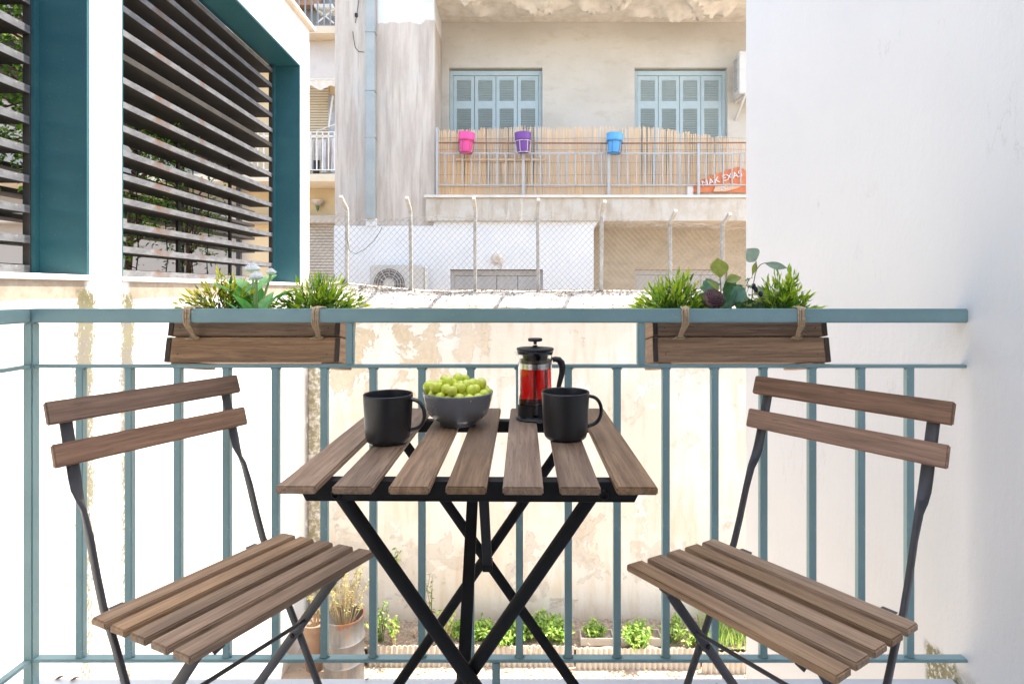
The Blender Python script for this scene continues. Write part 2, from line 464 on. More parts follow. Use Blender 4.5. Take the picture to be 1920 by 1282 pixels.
# ================================================================== BACK WALL OF THE COURTYARD
t = NT("peeling_plaster"); c = t.coord(); x, y, z = t.xyz(c)
big = t.noise(c, .85, 9, .62); mid = t.noise(c, 2.6, 10, .68, .4); fin = t.noise(c, 16, 8, .72); spk = t.noise(c, 45, 5, .7)
col = t.mix(t.step(big, .4, .6), (.74, .72, .68), (.70, .645, .565))
col = t.mix(t.mul(t.step(t.noise(t.mapping(c, (2.5, 1, .35)), 3, 6, .6), .46, .68), .62), col, (.60, .51, .40))
topl = t.mul(t.step(z, -.7, .35), t.step(x, .2, -1.3))
old = t.step(t.math('ADD', mid, t.mul(topl, .115)), .60, .612)
col = t.mix(t.mul(old, t.math("ADD", t.mul(topl, .62), .16)), col, t.mix(t.step(fin, .4, .62), (.57, .475, .325), (.46, .375, .245)))
cem = t.mul(t.step(t.math('ADD', mid, t.mul(t.band(z, -2.3, -1.5, .3), .15)), .66, .675), t.step(z, -1.0, -1.6))
col = t.mix(t.mul(cem, .36), col, (.48, .43, .37))
lime = t.step(t.noise(t.vadd(c, (9.0, 0, 4.0)), 2.1, 10, .7), .615, .625)
col = t.mix(t.mul(lime, .8), col, (.80, .775, .73))
col = t.mix(t.mul(t.step(spk, .63, .69), t.step(mid, .44, .58)), col, (.32, .25, .17))
mossL = t.mul(t.step(t.math('ADD', x, t.mul(t.math('SUBTRACT', mid, .5), .35)), -1.99, -2.06), t.step(fin, .38, .56))
col = t.mix(t.mul(mossL, .85), col, (.27, .23, .10))
base = t.mul(t.step(t.math('ADD', z, t.mul(t.math('SUBTRACT', mid, .5), .5)), -2.3, -2.6), .6)
col = t.mix(base, col, (.45, .39, .33))
hh = t.math('ADD', t.mul(old, -.9), t.math('ADD', t.mul(lime, .5), t.math('ADD', t.mul(cem, -.7), t.mul(fin, .8))))
M_peel = t.done(col, .88, t.bump(hh, .6, .012))
t = NT("weathered_cap"); c = t.coord(); x, y, z = t.xyz(c)
n1 = t.noise(c, 3, 9, .7); n2 = t.noise(c, 40, 5, .75); n3 = t.noise(c, 12, 6, .7)
col = t.mix(t.step(n1, .4, .62), (.50, .475, .44), (.42, .385, .34))
col = t.mix(t.mul(t.step(n2, .52, .60), t.step(n3, .42, .55)), col, (.13, .085, .055))
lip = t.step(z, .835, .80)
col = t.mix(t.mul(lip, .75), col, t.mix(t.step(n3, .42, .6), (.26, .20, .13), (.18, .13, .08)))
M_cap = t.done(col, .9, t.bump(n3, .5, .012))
gw = thing("garden_wall", (0, 6.0, GZ), "high courtyard wall of peeling cream plaster below the wire fence", "wall")
MB().box(-2.195, 4.2, 6.0, 6.4, GZ, .785).make("wall_face", M_peel, gw)
m = MB()
NX = 90
def rise(x): 
    k = min(1, max(0, (-.9 - x) / 1.3)); return .10 * k * k * (3 - 2 * k)
def cap_pt(i, j):
    xx = -2.195 + 6.395 * i / NX
    prof = [(5.945, .768), (5.935, .798), (5.965, .812), (6.03, .850), (6.10, .893), (6.18, .938), (6.26, .972), (6.34, .985), (6.45, .985), (6.45, .77)]
    yy, zz = prof[j]; e = mnoise.noise(Vector((xx * 3.1, yy * 7, 1.7))) * .013 + mnoise.noise(Vector((xx * 11, yy * 17, 4))) * .006
    f = max(0, min(1, (yy - 5.96) / .32))
    if j in (0, 9): e = 0; f = 0
    return (xx, yy + (e if j in (1, 2) else 0), zz + e + rise(xx) * f)
V = [[m.b.verts.new(cap_pt(i, j)) for j in range(10)] for i in range(NX + 1)]
for i in range(NX):
    for j in range(9): m.b.faces.new((V[i][j], V[i + 1][j], V[i + 1][j + 1], V[i][j + 1]))
    m.b.faces.new((V[i][0], V[i][9], V[i + 1][9], V[i + 1][0]))
m.b.faces.new(V[0]); m.b.faces.new(V[NX][::-1])
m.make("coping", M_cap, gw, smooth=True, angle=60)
def cap_z(x, y):
    pts = [(5.935, .798), (5.965, .812), (6.03, .850), (6.10, .893), (6.18, .938), (6.26, .972), (6.34, .985), (6.45, .985)]
    for (a, b), (a2, b2) in zip(pts, pts[1:]):
        if y <= a2: return b + (b2 - b) * max(0, (y - a)) / (a2 - a) + rise(x) * max(0, min(1, (y - 5.96) / .32))
    return .985 + rise(x)
# dead leaves on the coping
M_litter = leafmat("dead_leaves", ((.10, .055, .03), (.17, .11, .065)), .1, .8)
m = MB()
for k in range(3600):
    xx = random.uniform(-2.18, 2.6); q = random.random()
    yy = 6.29 - abs(random.gauss(0, .10)) if q < .62 else random.uniform(5.96, 6.36)
    if mnoise.noise(Vector((xx * 2.3, yy * 5, 0))) < -.02 and q > .3: continue
    yy = max(5.95, yy)
    zz = cap_z(xx, yy) + .006 + random.random() * .012 * (1 if yy > 6.2 else .3)
    a = random.uniform(0, 6.28)
    m.leaf((xx, yy, zz), (math.cos(a), math.sin(a), random.uniform(-.1, .3)), (random.uniform(-.4, .4), random.uniform(-.4, .4), 1), random.uniform(.012, .034), random.uniform(.007, .016), random.uniform(-.3, .3))
tag(m.make("leaf_litter", M_litter), "dry brown leaves and twigs along the wall top under the fence", "leaves", kind="stuff")

# ------------------------------------------------------------------ wire fence on the wall
M_post = paint("fence_post_paint", (.46, .45, .42), (.34, .325, .30), .75, 14, .4, 60, fine=(.32, .20, .12))
M_wire = paint("fence_wire", (.17, .165, .16), (.21, .175, .145), .6, 20, .1, 60)
fe = thing("chain_link_fence", (0, 6.28, .98), "rusty chain link fence with bent white posts on top of the courtyard wall", "fence")
FY = 6.285
for px, bz, ty, tz in ((650, 1.865, 6.05, 1.985), (771, 1.86, 6.06, 1.975), (891, 1.86, 6.05, 1.97), (1009, 1.85, 6.06, 1.955), (1127, 1.83, 6.06, 1.935), (1257, 1.70, 6.05, 1.835), (1354, 1.69, 6.05, 1.80)):
    xx = PX(px, FY); r0 = cap_z(xx, FY) - .03
    dx = random.uniform(-.01, .01)
    sect = [(-.0185, -.0185), (.0185, -.0185), (.0185, .0185), (-.0185, .0185)]
    MB().sweep([(xx, FY, r0), (xx + dx, FY, bz - .02), (xx + dx, FY - .012, bz + .015), (xx + dx, ty, tz)], sect, (1, 0, 0)).make("post", M_post, fe, bevel=.004)
m = MB()
P = .064
def ftop(x): return 1.79 + .05 * mnoise.noise(Vector((x * 1.7, 3, 0))) + .03 * mnoise.noise(Vector((x * 6, 1, 0))) - (.12 * max(0, (x - .9) / 1.5))
x_l, x_r = -2.35, 2.75
for sgn in (1, -1):
    k0 = x_l - 1.2
    while k0 < x_r + 1.2:
        pts = []; zz = .93
        while zz < 1.9:
            xx = k0 + sgn * (zz - .93) * .93
            if x_l < xx < x_r and zz > cap_z(xx, FY) - .04 and zz < ftop(xx) + random.uniform(-.0, .02):
                pts.append((xx + .012 * mnoise.noise(Vector((xx * 2, zz * 3, sgn))), FY - .026 + sgn * .002 + .02 * mnoise.noise(Vector((xx * 1.5, zz * 2, 7))), zz + .01 * mnoise.noise(Vector((xx * 3, zz * 2, 5)))))
            elif pts: break
            zz += .06
        if len(pts) > 1: m.tube(pts, .0021, 3)
        k0 += P
# loose strand along the top
for seg in range(3):
    pts = []
    for i in range(140):
        xx = x_l + (x_r - x_l) * i / 139
        pts.append((xx, FY - .03 + .03 * mnoise.noise(Vector((xx * 8, seg, 0))), ftop(xx) + .035 * mnoise.noise(Vector((xx * 9, seg * 3, 2))) - seg * .012))
    m.tube(pts, .0016, 3)
o = m.make("wire_mesh", M_wire, fe); o["kind"] = "stuff"
pts = [(PX(655, 6.3), 6.22, 1.55), (PX(660, 6.3), 6.2, 1.42), (PX(672, 6.3), 6.2, 1.38), (PX(690, 6.3), 6.2, 1.44), (PX(705, 6.3), 6.2, 1.52), (PX(714, 6.3), 6.2, 1.60), (PX(720, 6.3), 6.22, 1.68)]
tag(MB().tube(pts, .003, 5).make("loose_cable", M_black), "thin loose dark cable sagging beside the leftmost bent fence post", "cable")

# ================================================================== APARTMENT BUILDING OPPOSITE
t = NT("aged_render"); c = t.coord(); x, y, z = t.xyz(c)
n1 = t.noise(c, .9, 8, .62); n2 = t.noise(t.mapping(c, (1, 1, 2.4)), 3.2, 8, .65); n3 = t.noise(c, 22, 6, .7)
col = t.mix(t.step(n1, .38, .64), (.575, .53, .465), (.515, .47, .405))
col = t.mix(t.mul(t.step(n2, .5, .72), .5), col, (.44, .38, .30))
col = t.mix(t.mul(t.step(t.noise(t.vadd(c, (5., 2., 1.)), 1.4, 6, .6), .55, .72), .5), col, (.57, .55, .51))
tan = t.step(z, 1.98, 1.94)
col = t.mix(tan, col, t.mix(t.step(n2, .4, .65), (.50, .42, .32), (.42, .345, .255)))
soff = t.step(z, 5.135, 5.142)
col = t.mix(soff, col, (.56, .50, .42))
M_render = t.done(col, .9, t.bump(t.math('ADD', n2, t.mul(n3, .5)), .4, .012))
t = NT("streaky_render"); c = t.coord(); x, y, z = t.xyz(c)
s1 = t.noise(t.mapping(c, (3.4, 1, .38)), 2.4, 8, .68); s2 = t.noise(c, 1.4, 7, .6); s3 = t.noise(t.mapping(c, (16, 4, .8)), 1.6, 5, .6)
col = t.mix(t.step(s1, .34, .66), (.62, .54, .46), (.46, .385, .325))
col = t.mix(t.mul(t.step(s2, .48, .68), .6), col, (.56, .52, .475))
col = t.mix(t.mul(t.step(s3, .52, .68), .6), col, (.40, .33, .275))
wp = t.mul(t.step(t.math('ADD', z, t.mul(t.math('SUBTRACT', s2, .5), .5)), 4.78, 4.81), t.mul(t.step(x, -1.97, -1.95), t.step(z, 5.6, 5.5)))
col = t.mix(t.mul(wp, .9), col, (.72, .73, .73))
M_tower = t.done(col, .9, t.bump(t.math('ADD', s1, t.mul(s3, .6)), .35, .012))
t = NT("stained_fascia"); c = t.coord(); x, y, z = t.xyz(c)
s1 = t.noise(t.mapping(c, (5, 1, 1.1)), 1.6, 8, .7); s2 = t.noise(c, 6, 7, .65)
col = t.mix(t.step(s2, .38, .62), (.52, .455, .37), (.57, .53, .47))
col = t.mix(t.mul(t.step(s1, .46, .7), .75), col, (.36, .285, .21))
col = t.mix(t.mul(t.step(t.noise(t.mapping(c, (9, 1, .7)), 1.1, 5, .6), .63, .68), .7), col, (.70, .66, .58))
M_fascia = t.done(col, .9, t.bump(s2, .35, .01))
M_wblock = paint("white_block_paint", (.77, .765, .76), (.72, .72, .72), .8, 2.5, .2, 20)
M_edge = paint("marble_edge", (.72, .68, .62), (.62, .57, .50), .6, 6, .2, 40)
M_shut = paint("blue_shutter_paint", (.41, .50, .515), (.37, .46, .48), .6, 6, .1, 40)
M_shutg = paint("grey_shutter_paint", (.46, .44, .425), (.40, .38, .365), .6, 6, .1, 40)
M_dark = paint("dark_gap", (.03, .03, .03), (.04, .04, .04), .9)
DB, DF = 8.80, 7.95
ap = thing("apartment_building", (.5, 8.8, GZ), "weathered beige apartment building opposite with blue shutters and a screened balcony", "building")
SX = ((PX(842, DB), PX(1017, DB)), (PX(1190, DB), PX(1364, DB)))       # upper openings
LXo = (PX(1190, DB), PX(1364, DB)); LXw = (PX(844, 8.0), PX(1018, 8.0))
m = MB(); xr = 5.2
m.box(-1.15, SX[0][0], DB, 9.3, 2.28, 4.44).box(SX[0][1], SX[1][0], DB, 9.3, 2.28, 4.44).box(SX[1][1], xr, DB, 9.3, 2.28, 4.44).box(-1.15, xr, DB, 9.3, 4.44, 9.5)
m.box(-1.15, LXo[0], DB + .001, 9.3, GZ, 2.28).box(LXo[1], xr, DB + .001, 9.3, GZ, 2.28).box(LXo[0], LXo[1], DB + .001, 9.3, 1.31, 2.28).box(LXo[0], LXo[1], DB + .001, 9.3, GZ, -.9)
m.make("wall", M_render, ap)
MB().box(-2.57, -1.151, 8.05, 9.6, 1.90, 9.5).make("stair_tower_wall", M_tower, ap, bevel=.008)
m = MB()
m.box(-2.565, LXw[0], 8.0, 8.6, GZ, 1.895).box(LXw[1], 1.10, 8.0, 8.6, GZ, 1.955).box(LXw[0], LXw[1], 8.0, 8.6, 1.28, 1.955).box(LXw[0], LXw[1], 8.0, 8.6, GZ, -.9)
m.box(-1.16, LXw[0], 8.0, 8.6, 1.895, 1.955).box(PX(686, 8), PX(706, 8), 7.985, 8.04, 1.89, 2.0)
m.prism([(1.10, 1.85), (1.10, 1.957), (1.17, 1.957)], 8.0, 8.6, 'Y')
w = m.make("white_wall_base", M_wblock, ap)
MB().box(PX(798, DF), xr, DF, DB - .002, 1.957, 2.278).make("balcony_slab", M_fascia, ap, bevel=.006)
MB().box(PX(795, DF), xr, DF - .035, DB - .002, 2.28, 2.318).make("balcony_edge", M_edge, ap, bevel=.006)
# peeling soffit of the storey above
m = MB(); nx, ny = 130, 22
V = []
for i in range(nx + 1):
    row = []
    for j in range(ny + 1):
        xx = -1.149 + (xr + 1.14) * i / nx; yy = 7.75 + (DB - .003 - 7.75) * j / ny
        q = mnoise.noise(Vector((xx * 1.3, yy * 2.2, 3))) + .5 * mnoise.noise(Vector((xx * 3, yy * 4, 8)))
        gate = max(0, min(1, (q + .08) * 2.2)) * max(0, min(1, (8.62 - yy) * 4))
        e = gate * (.14 + .10 * abs(mnoise.noise(Vector((xx * 9, yy * 9, 1)))) + .07 * mnoise.noise(Vector((xx * 20, yy * 20, 6))))
        row.append(m.b.verts.new((xx, yy, 5.14 - e)))
    V.append(row)
for i in range(nx):
    for j in range(ny): m.b.faces.new((V[i][j], V[i][j + 1], V[i + 1][j + 1], V[i + 1][j]))
M_soff = paint("peeling_soffit", (.68, .63, .555), (.56, .50, .42), .9, 7, .6, 24)
m.make("soffit", M_soff, ap, smooth=True, angle=35)
MB().box(-1.149, xr, 7.70, DB - .002, 5.16, 5.6).make("upper_balcony_slab", M_fascia, ap)

def shutters(x0, x1, z0, z1, y, mt, nlouv, panels):
    w_ = MB(); b = .055
    w_.box(x0 + .001, x0 + b, y, y + .06, z0, z1 - .001).box(x1 - b, x1 - .001, y, y + .06, z0, z1 - .001).box(x0 + b, x1 - b, y, y + .06, z1 - .075, z1 - .001)
    w_ = w_.make("window", mt, ap, bevel=.004)
    MB().box(x0 + .003, x1 - .003, y + .10, y + .12, z0, z1).make("backing", M_dark, w_)
    iw = (x1 - x0 - 2 * b) / 4
    lm = MB(); a, bb = .004, iw - .004; st = .052; zt = z1 - .08
    lm.box(a, a + st, 0, .035, z0, zt).box(bb - st, bb, 0, .035, z0, zt)
    zs = [zt - .14] ; top = zt
    for (pz0, pz1) in panels:
        lm.box(a + st, bb - st, 0, .035, pz1, top); top = pz0
        n = max(2, int((pz1 - pz0) / .036))
        for k in range(n):
            zc = pz0 + (k + .5) * (pz1 - pz0) / n
            M = Matrix.Translation((0, .018, zc)) @ Matrix.Rotation(R(-38), 4, 'X')
            lm.box(a + st, bb - st, -.021, .021, -.0035, .0035, M)
    lm.box(a + st, bb - st, 0, .035, z0, top)
    lm = lm.mesh("shutter_leaf", mt)
    for k in range(4):
        s = link("shutter_leaf", lm, w_); s.location = (x0 + b + iw * k, y + .012, 0)
    hm = MB()
    for xx in (x0 + b - .01, x1 - b + .01): hm.box(xx - .012, xx + .012, y - .01, y + .005, z1 - .42, z1 - .34)
    hm.make("hinge", mt, w_)
pu = [(3.95, 4.275), (2.60, 3.83)]
for (a, b) in SX: shutters(a, b, 2.32, 4.42, DB + .07, M_shut, 10, pu)
shutters(LXo[0], LXo[1], -.9, 1.30, DB + .06, M_shutg, 10, [(.25, 1.0), (-.7, .1)])
shutters(LXw[0], LXw[1], -.9, 1.27, 8.06, M_shutg, 10, [(.25, 1.0), (-.7, .1)])

# balcony railing, reed screen, pots, sack
M_railg = paint("galvanised_rail", (0.416, 0.432, 0.436), (0.368, 0.376, 0.376), .5, 12, .1, 60)
M_rust = paint("rusty_rail", (.20, .095, .055), (.28, .16, .10), .8, 30, .4, 90)
RYB = 7.99
rl = tag(MB().box(PX(818, RYB), 4.6, RYB - .008, RYB + .008, PZ(289, RYB), PZ(286.5, RYB)).box(PX(818, RYB), 4.6, RYB - .008, RYB + .008, PZ(348, RYB), PZ(346, RYB)).make("balcony_railing", M_railg), "pale metal balcony railing with a rusty top rail in front of the reed screen", "railing")
MB().tube([(PX(818, RYB), RYB, PZ(268, RYB)), (1.5, RYB, PZ(269, RYB)), (4.6, RYB, PZ(267, RYB))], .011, 8).make("top_rail", M_rust, rl)
for px, a in ((820, 240), (981, 288), (1141, 288), (1309, 270)):
    MB().box(PX(px, RYB) - .019, PX(px, RYB) + .019, RYB - .03, RYB - .0085, 2.319, PZ(a, RYB)).make("post", M_railg, rl)
bm_ = MB().box(-.0075, .0075, RYB - .007, RYB + .007, PZ(345.8, RYB), PZ(289.2, RYB)).mesh("baluster", M_railg)
px = 834.5
while px < 1405:
    if min(abs(px - q) for q in (820, 981, 1141, 1309)) > 6:
        s = link("baluster", bm_, rl); s.location = (PX(px, RYB), 0, 0)
    px += 16.3
def reedmat(name, a, b, dk):
    t = NT(name); c = t.coord()
    n = t.noise(t.mapping(c, (60, 1, 1.2)), 2.0, 3, .6); n2 = t.noise(c, 1.6, 4, .6)
    col = t.mix(t.step(n, .32, .68), a, b); col = t.mix(t.mul(t.step(n2, .45, .7), .55), col, dk)
    return t.done(col, .8)
M_reed = reedmat("reeds_gold", (.80, .50, .255), (.80, .60, .38), (.68, .50, .33))
M_reed2 = reedmat("reeds_old", (.74, .53, .345), (.80, .63, .45), (.62, .47, .34))
m = MB(); xx = PX(821, 8.06)
while xx < 3.6:
    px = xx / 8.06 * F_ + CX_
    topy = 246 if px < 900 else (240 if px < 1200 else 238 + (px - 1200) * .125)
    topy += random.uniform(-3.5, 4) + 3 * mnoise.noise(Vector((px * .02, 1, 0)))
    w_ = random.uniform(.0036, .0052); yy = 8.06 + random.uniform(-.006, .006)
    dense = px < 905 or 1188 < px < 1200
    lean = random.gauss(0, .012)
    m.mi = 0 if (random.random() < (.85 if dense else .35)) else 1
    zt = PZ(topy, 8.06)
    q = [m.b.verts.new(v) for v in ((xx - w_, yy, 2.325), (xx, yy - w_, 2.325), (xx + w_, yy, 2.325), (xx - w_ + lean, yy, zt), (xx + lean, yy - w_, zt), (xx + w_ + lean, yy, zt), (xx, yy + w_, 2.325), (xx + lean, yy + w_, zt))]
    n0 = len(m.b.faces)
    for f in ((0, 1, 4, 3), (1, 2, 5, 4), (2, 6, 7, 5), (6, 0, 3, 7), (3, 4, 5, 7)): m.b.faces.new([q[k] for k in f])
    m._tag(n0)
    xx += random.uniform(.0068, .0090) if dense else random.uniform(.0078, .0128)
rs = thing("reed_screen", (1.0, 8.06, 2.32), "golden reed screen tied behind the opposite balcony railing", "screen")
o = m.make("reeds", [M_reed, M_reed2], rs); o["kind"] = "stuff"
m = MB()
for zz in (2.45, 2.62, 2.8, 2.98, 3.14):
    m.tube([(PX(821, 8.06) + i * .2, 8.047, zz + .006 * math.sin(i * 1.3)) for i in range(24)], .002, 3)
m.make("binding_wire", M_rust, rs)
tag(MB().box(PX(855, 8.04), PX(1024, 8.04), 8.018, 8.034, PZ(302, 8.04), PZ(298, 8.04)).make("wooden_lath", paint("lath_wood", (.60, .42, .26), (.52, .36, .21), .7)), "thin wooden lath fixed across the left half of the reed screen", "lath")

def pot(px, py, colr, wire, label):
    d = 7.92; x0 = PX(px, d); zc = PZ(py, d); r = .112
    p = thing("flower_pot", (x0, d, zc - .135), label, "flower pot", group="flower pots hung on the opposite balcony rail")
    pm = paint("pot_plastic", colr, tuple(q * .85 for q in colr), .45, 6, .05, 40)
    tilt = Matrix.Rotation(R(random.uniform(-4, 4)), 4, 'Y')
    body = MB().lathe([(0, 0), (.078, 0), (.098, .165), (.098, .168), (.112, .17), (.116, .268), (.108, .268), (.104, .18), (.07, .02), (0, .02)], 28)
    link("body", body.mesh("body", pm, smooth=True, angle=35), p, tilt)
    h = MB()
    h.tube([(.112 * math.cos(a), .112 * math.sin(a), .15) for a in [k * 2 * math.pi / 24 for k in range(24)]], .004, 5, True)
    h.tube([(.085 * math.cos(a), .085 * math.sin(a), -.006) for a in [k * 2 * math.pi / 24 for k in range(24)]], .004, 5, True)
    for k in range(6):
        a = R(-90 + 35 + 60 * k); h.tube([(.112 * math.cos(a), .112 * math.sin(a), .15), (.104 * math.cos(a), .104 * math.sin(a), .03), (.085 * math.cos(a), .085 * math.sin(a), -.006)], .0035, 5)
    for s in (-1, 1): h.tube([(s * .06, .095, .15), (s * .06, .10, .20), (s * .06, .075 + .01, .22), (s * .06, .085, .17)], .004, 5)
    link("wire_holder", h.mesh("wire_holder", wire, smooth=True), p, tilt)
M_wirew = paint("white_wire", (.72, .70, .68)); M_wired = paint("dark_wire", (.16, .07, .08)); M_wireb = paint("blue_black_wire", (.05, .06, .09))
pot(873, 268, (.80, .075, .30), M_wired, "bright pink flower pot in a wire holder on the rail")
pot(981, 268, (.16, .05, .27), M_wirew, "purple flower pot in a white wire holder on the rail")
pot(1151, 269, (.075, .35, .72), M_wireb, "sky blue flower pot in a dark wire holder on the rail")

# orange sack behind the railing, right end
M_sack = paint("orange_sack", (.68, .215, .085), (.60, .165, .07), .55, 9, .5, 18)
M_sackw = paint("sack_print_white", (.74, .70, .66), (.68, .62, .58), .6)
M_sackp = paint("sack_print_cream", (.68, .44, .29), (.62, .38, .24), .6)
SD = 8.03
sk = thing("printed_sack", (PX(1345, SD), SD, 2.32), "orange printed plastic sack slumped at the right end of the screened balcony", "sack")
m = MB()
out = [(1298, 361), (1302, 348), (1311, 339), (1330, 331), (1352, 323), (1372, 316), (1386, 313), (1396, 318), (1404, 330), (1406, 348), (1405, 361)]
F0 = [m.b.verts.new((PX(a, SD), SD, PZ(b, SD))) for a, b in out]
cent = m.b.verts.new((PX(1355, SD), SD - .02, PZ(345, SD)))
Bk = [m.b.verts.new((PX(a, SD), SD + .022, PZ(b, SD))) for a, b in out]
for i in range(len(out) - 1):
    m.b.faces.new((cent, F0[i], F0[i + 1])); m.b.faces.new((F0[i], Bk[i], Bk[i + 1], F0[i + 1]))
m.b.faces.new((cent, F0[-1], F0[0])); m.b.faces.new(Bk[::-1])
m.make("sack_body", M_sack, sk, smooth=True, angle=70)
MB().box(PX(1288, SD), PX(1300, SD), SD - .012, SD + .02, 2.32, PZ(349, SD)).make("white_hem", M_sackw, sk, bevel=.01)
MB().prism([(PX(1336, SD), PZ(360, SD)), (PX(1340, SD), PZ(350, SD)), (PX(1366, SD), PZ(344, SD)), (PX(1394, SD), PZ(347, SD)), (PX(1380, SD), PZ(354, SD)), (PX(1358, SD), PZ(360, SD))], SD - .029, SD - .020, 'Y').make("picture_panel", M_sackp, sk)
def text_on(name, body, size, loc, rot, mat_, parent, extrude=.002):
    cu = bpy.data.curves.new(name, 'FONT'); cu.body = body; cu.size = size; cu.align_x = 'CENTER'; cu.align_y = 'CENTER'; cu.extrude = extrude
    tmp = bpy.data.objects.new("tmp_text", cu); SC.collection.objects.link(tmp)
    me = bpy.data.meshes.new_from_object(tmp.evaluated_get(bpy.context.evaluated_depsgraph_get()))
    bpy.data.objects.remove(tmp)
    me.materials.clear(); me.materials.append(mat_)
    me.transform(Matrix.Translation(Vector(loc)) @ rot)
    return link(name, me, parent)
rot = Matrix.Rotation(R(15), 4, 'Y').inverted() @ Matrix.Rotation(R(90), 4, 'X')
text_on("lettering", "NAK EXAS", .125, (PX(1352, SD), SD - .030, PZ(336.5, SD)), rot, M_sackw, sk, .004)
text_on("lettering", "ZIOTI", .07, (PX(1360, SD), SD - .034, PZ(352.5, SD)), rot, M_sackw, sk, .003)

# drainpipe, cable, lamps, air conditioners
M_duct = paint("zinc_duct", (.37, .395, .385), (.31, .345, .345), .65, 4, .15, 30)
dp = thing("drainpipe", (PX(695, 7.98), 8.0, 1.95), "square blue-grey drainpipe running up the grey stair tower", "drainpipe")
for z0, z1 in ((1.99, 3.13), (3.135, 3.78), (3.79, 4.60), (4.61, 9.4)):
    MB().box(PX(687, 7.98) + random.uniform(0, .006), PX(703.5, 7.98), 7.93, 8.045, z0, z1).make("pipe", M_duct, dp, bevel=.008)
for zz in (3.13, 3.785, 4.605): MB().box(PX(685.5, 7.98), PX(705, 7.98), 7.925, 8.046, zz - .008, zz + .012).make("clamp", M_duct, dp, bevel=.004)
cb = MB()
cb.tube([(PX(673, 8.03), 8.04, 5.2), (PX(671, 8.03), 8.035, 5.0), (PX(668, 8.03), 8.04, 4.87), (PX(666, 8.03), 8.035, 4.77)], .004, 5)
cb.box(PX(665, 8.03), PX(670, 8.03), 8.03, 8.05, 4.86, 4.91)
cb.tube([(PX(661, 8.03), 8.04, 4.65), (PX(664, 8.03), 8.035, 4.5), (PX(666, 8.03), 8.04, 4.42), (PX(672, 8.03), 8.04, 4.37), (PX(682, 8.03), 8.04, 4.36)], .004, 5)
tag(cb.make("wall_cable", M_dark), "thin dark cable with a small box on the stair tower left of the drainpipe", "cable")
M_acw = paint("ac_casing", (.62, .60, .565), (.56, .54, .50), .5, 5, .05, 40)
M_acg = paint("ac_grille_dark", (.13, .12, .115), (.17, .155, .15), .6)
ac = thing("air_conditioner", (PX(743, 7.6), 7.6, .7), "white air conditioner with a round fan standing behind the fence", "air conditioner")
ax0, ax1, az1 = PX(693, 7.6), PX(793, 7.6), 1.325
MB().box(ax0, ax1, 7.6, 7.93, .72, az1).make("casing", M_acw, ac, bevel=.015, seg=2)
MB().box(ax1 + .002, ax1 + .03, 7.66, 7.9, .74, az1 - .02).make("side_cover", M_acw, ac, bevel=.01)
fcx, fcz, fr_ = PX(730, 7.6), PZ(533, 7.6), .212
MB().lathe([(0, 0), (fr_, 0), (fr_, -.006), (0, -.006)], 40, (fcx, 7.597, fcz), axis='Y').make("fan_opening", M_acg, ac, smooth=True)
m = MB()
for r_ in (.05, .085, .12, .155, .19, fr_): m.tube([(fcx + r_ * math.cos(a), 7.583, fcz + r_ * math.sin(a)) for a in [k * 2 * math.pi / 36 for k in range(36)]], .003, 4, True)
for k in range(12):
    a = k * math.pi / 6; m.tube([(fcx + .05 * math.cos(a), 7.581, fcz + .05 * math.sin(a)), (fcx + fr_ * math.cos(a), 7.583, fcz + fr_ * math.sin(a))], .003, 4)
m.make("fan_grille", M_acw, ac)
MB().lathe([(0, -.012), (.075, -.012), (.075, 0), (0, 0)], 30, (fcx, 7.578, fcz), axis='Y').make("fan_hub", M_acw, ac, smooth=True)
MB().box(ax0 + .05, ax0 + .09, 7.6, 8.0, .66, .719).box(ax1 - .09, ax1 - .05, 7.6, 8.0, .66, .719).make("bracket", M_acw, ac)
a2 = thing("air_conditioner", (3.6, 8.6, 3.9), "white air conditioner seen side on beside the right blue shutters", "air conditioner")
ux = 3.309
MB().box(ux, ux + .8, 8.40, 8.62, 3.90, 4.53).make("casing", M_acw, a2, bevel=.012, seg=2)
MB().box(ux - .004, ux - .001, 8.43, 8.59, 4.0, 4.46).make("side_opening", M_acg, a2)
m = MB()
for k in range(5): m.box(ux - .012, ux - .0045, 8.43 + .038 * k, 8.438 + .038 * k, 3.99, 4.47)
for zz in (3.99, 4.14, 4.29, 4.44): m.box(ux - .016, ux - .0125, 8.425, 8.595, zz, zz + .012)
m.make("side_grille", M_acw, a2)
MB().bar((ux + .1, DB, 3.62), (ux + .1, 8.42, 3.88), .03, .03, (1, 0, 0)).box(ux + .085, ux + .115, 8.40, DB - .002, 3.885, 3.915).make("bracket", M_acw, a2)
wl = thing("wall_lamp", (PX(932, 8), 8.0, PZ(485, 8)), "round cream wall lamp above the grey shutters of the white ground floor", "lamp")
M_lampg = paint("lamp_glass", (.62, .52, .42), (.66, .58, .50), .35)
MB().lathe([(.078, 0), (.082, -.012), (.076, -.04), (.055, -.06), (.025, -.068), (0, -.069)], 28, (PX(932, 8), 8.0, PZ(485, 8)), axis='Y').make("glass", M_lampg, wl, smooth=True, angle=180)
MB().tube([(PX(937, 8), 7.99, PZ(492, 8)), (PX(940, 8), 7.985, PZ(498, 8)), (PX(939, 8), 7.99, PZ(505, 8))], .004, 5).make("cord", M_acg, wl)

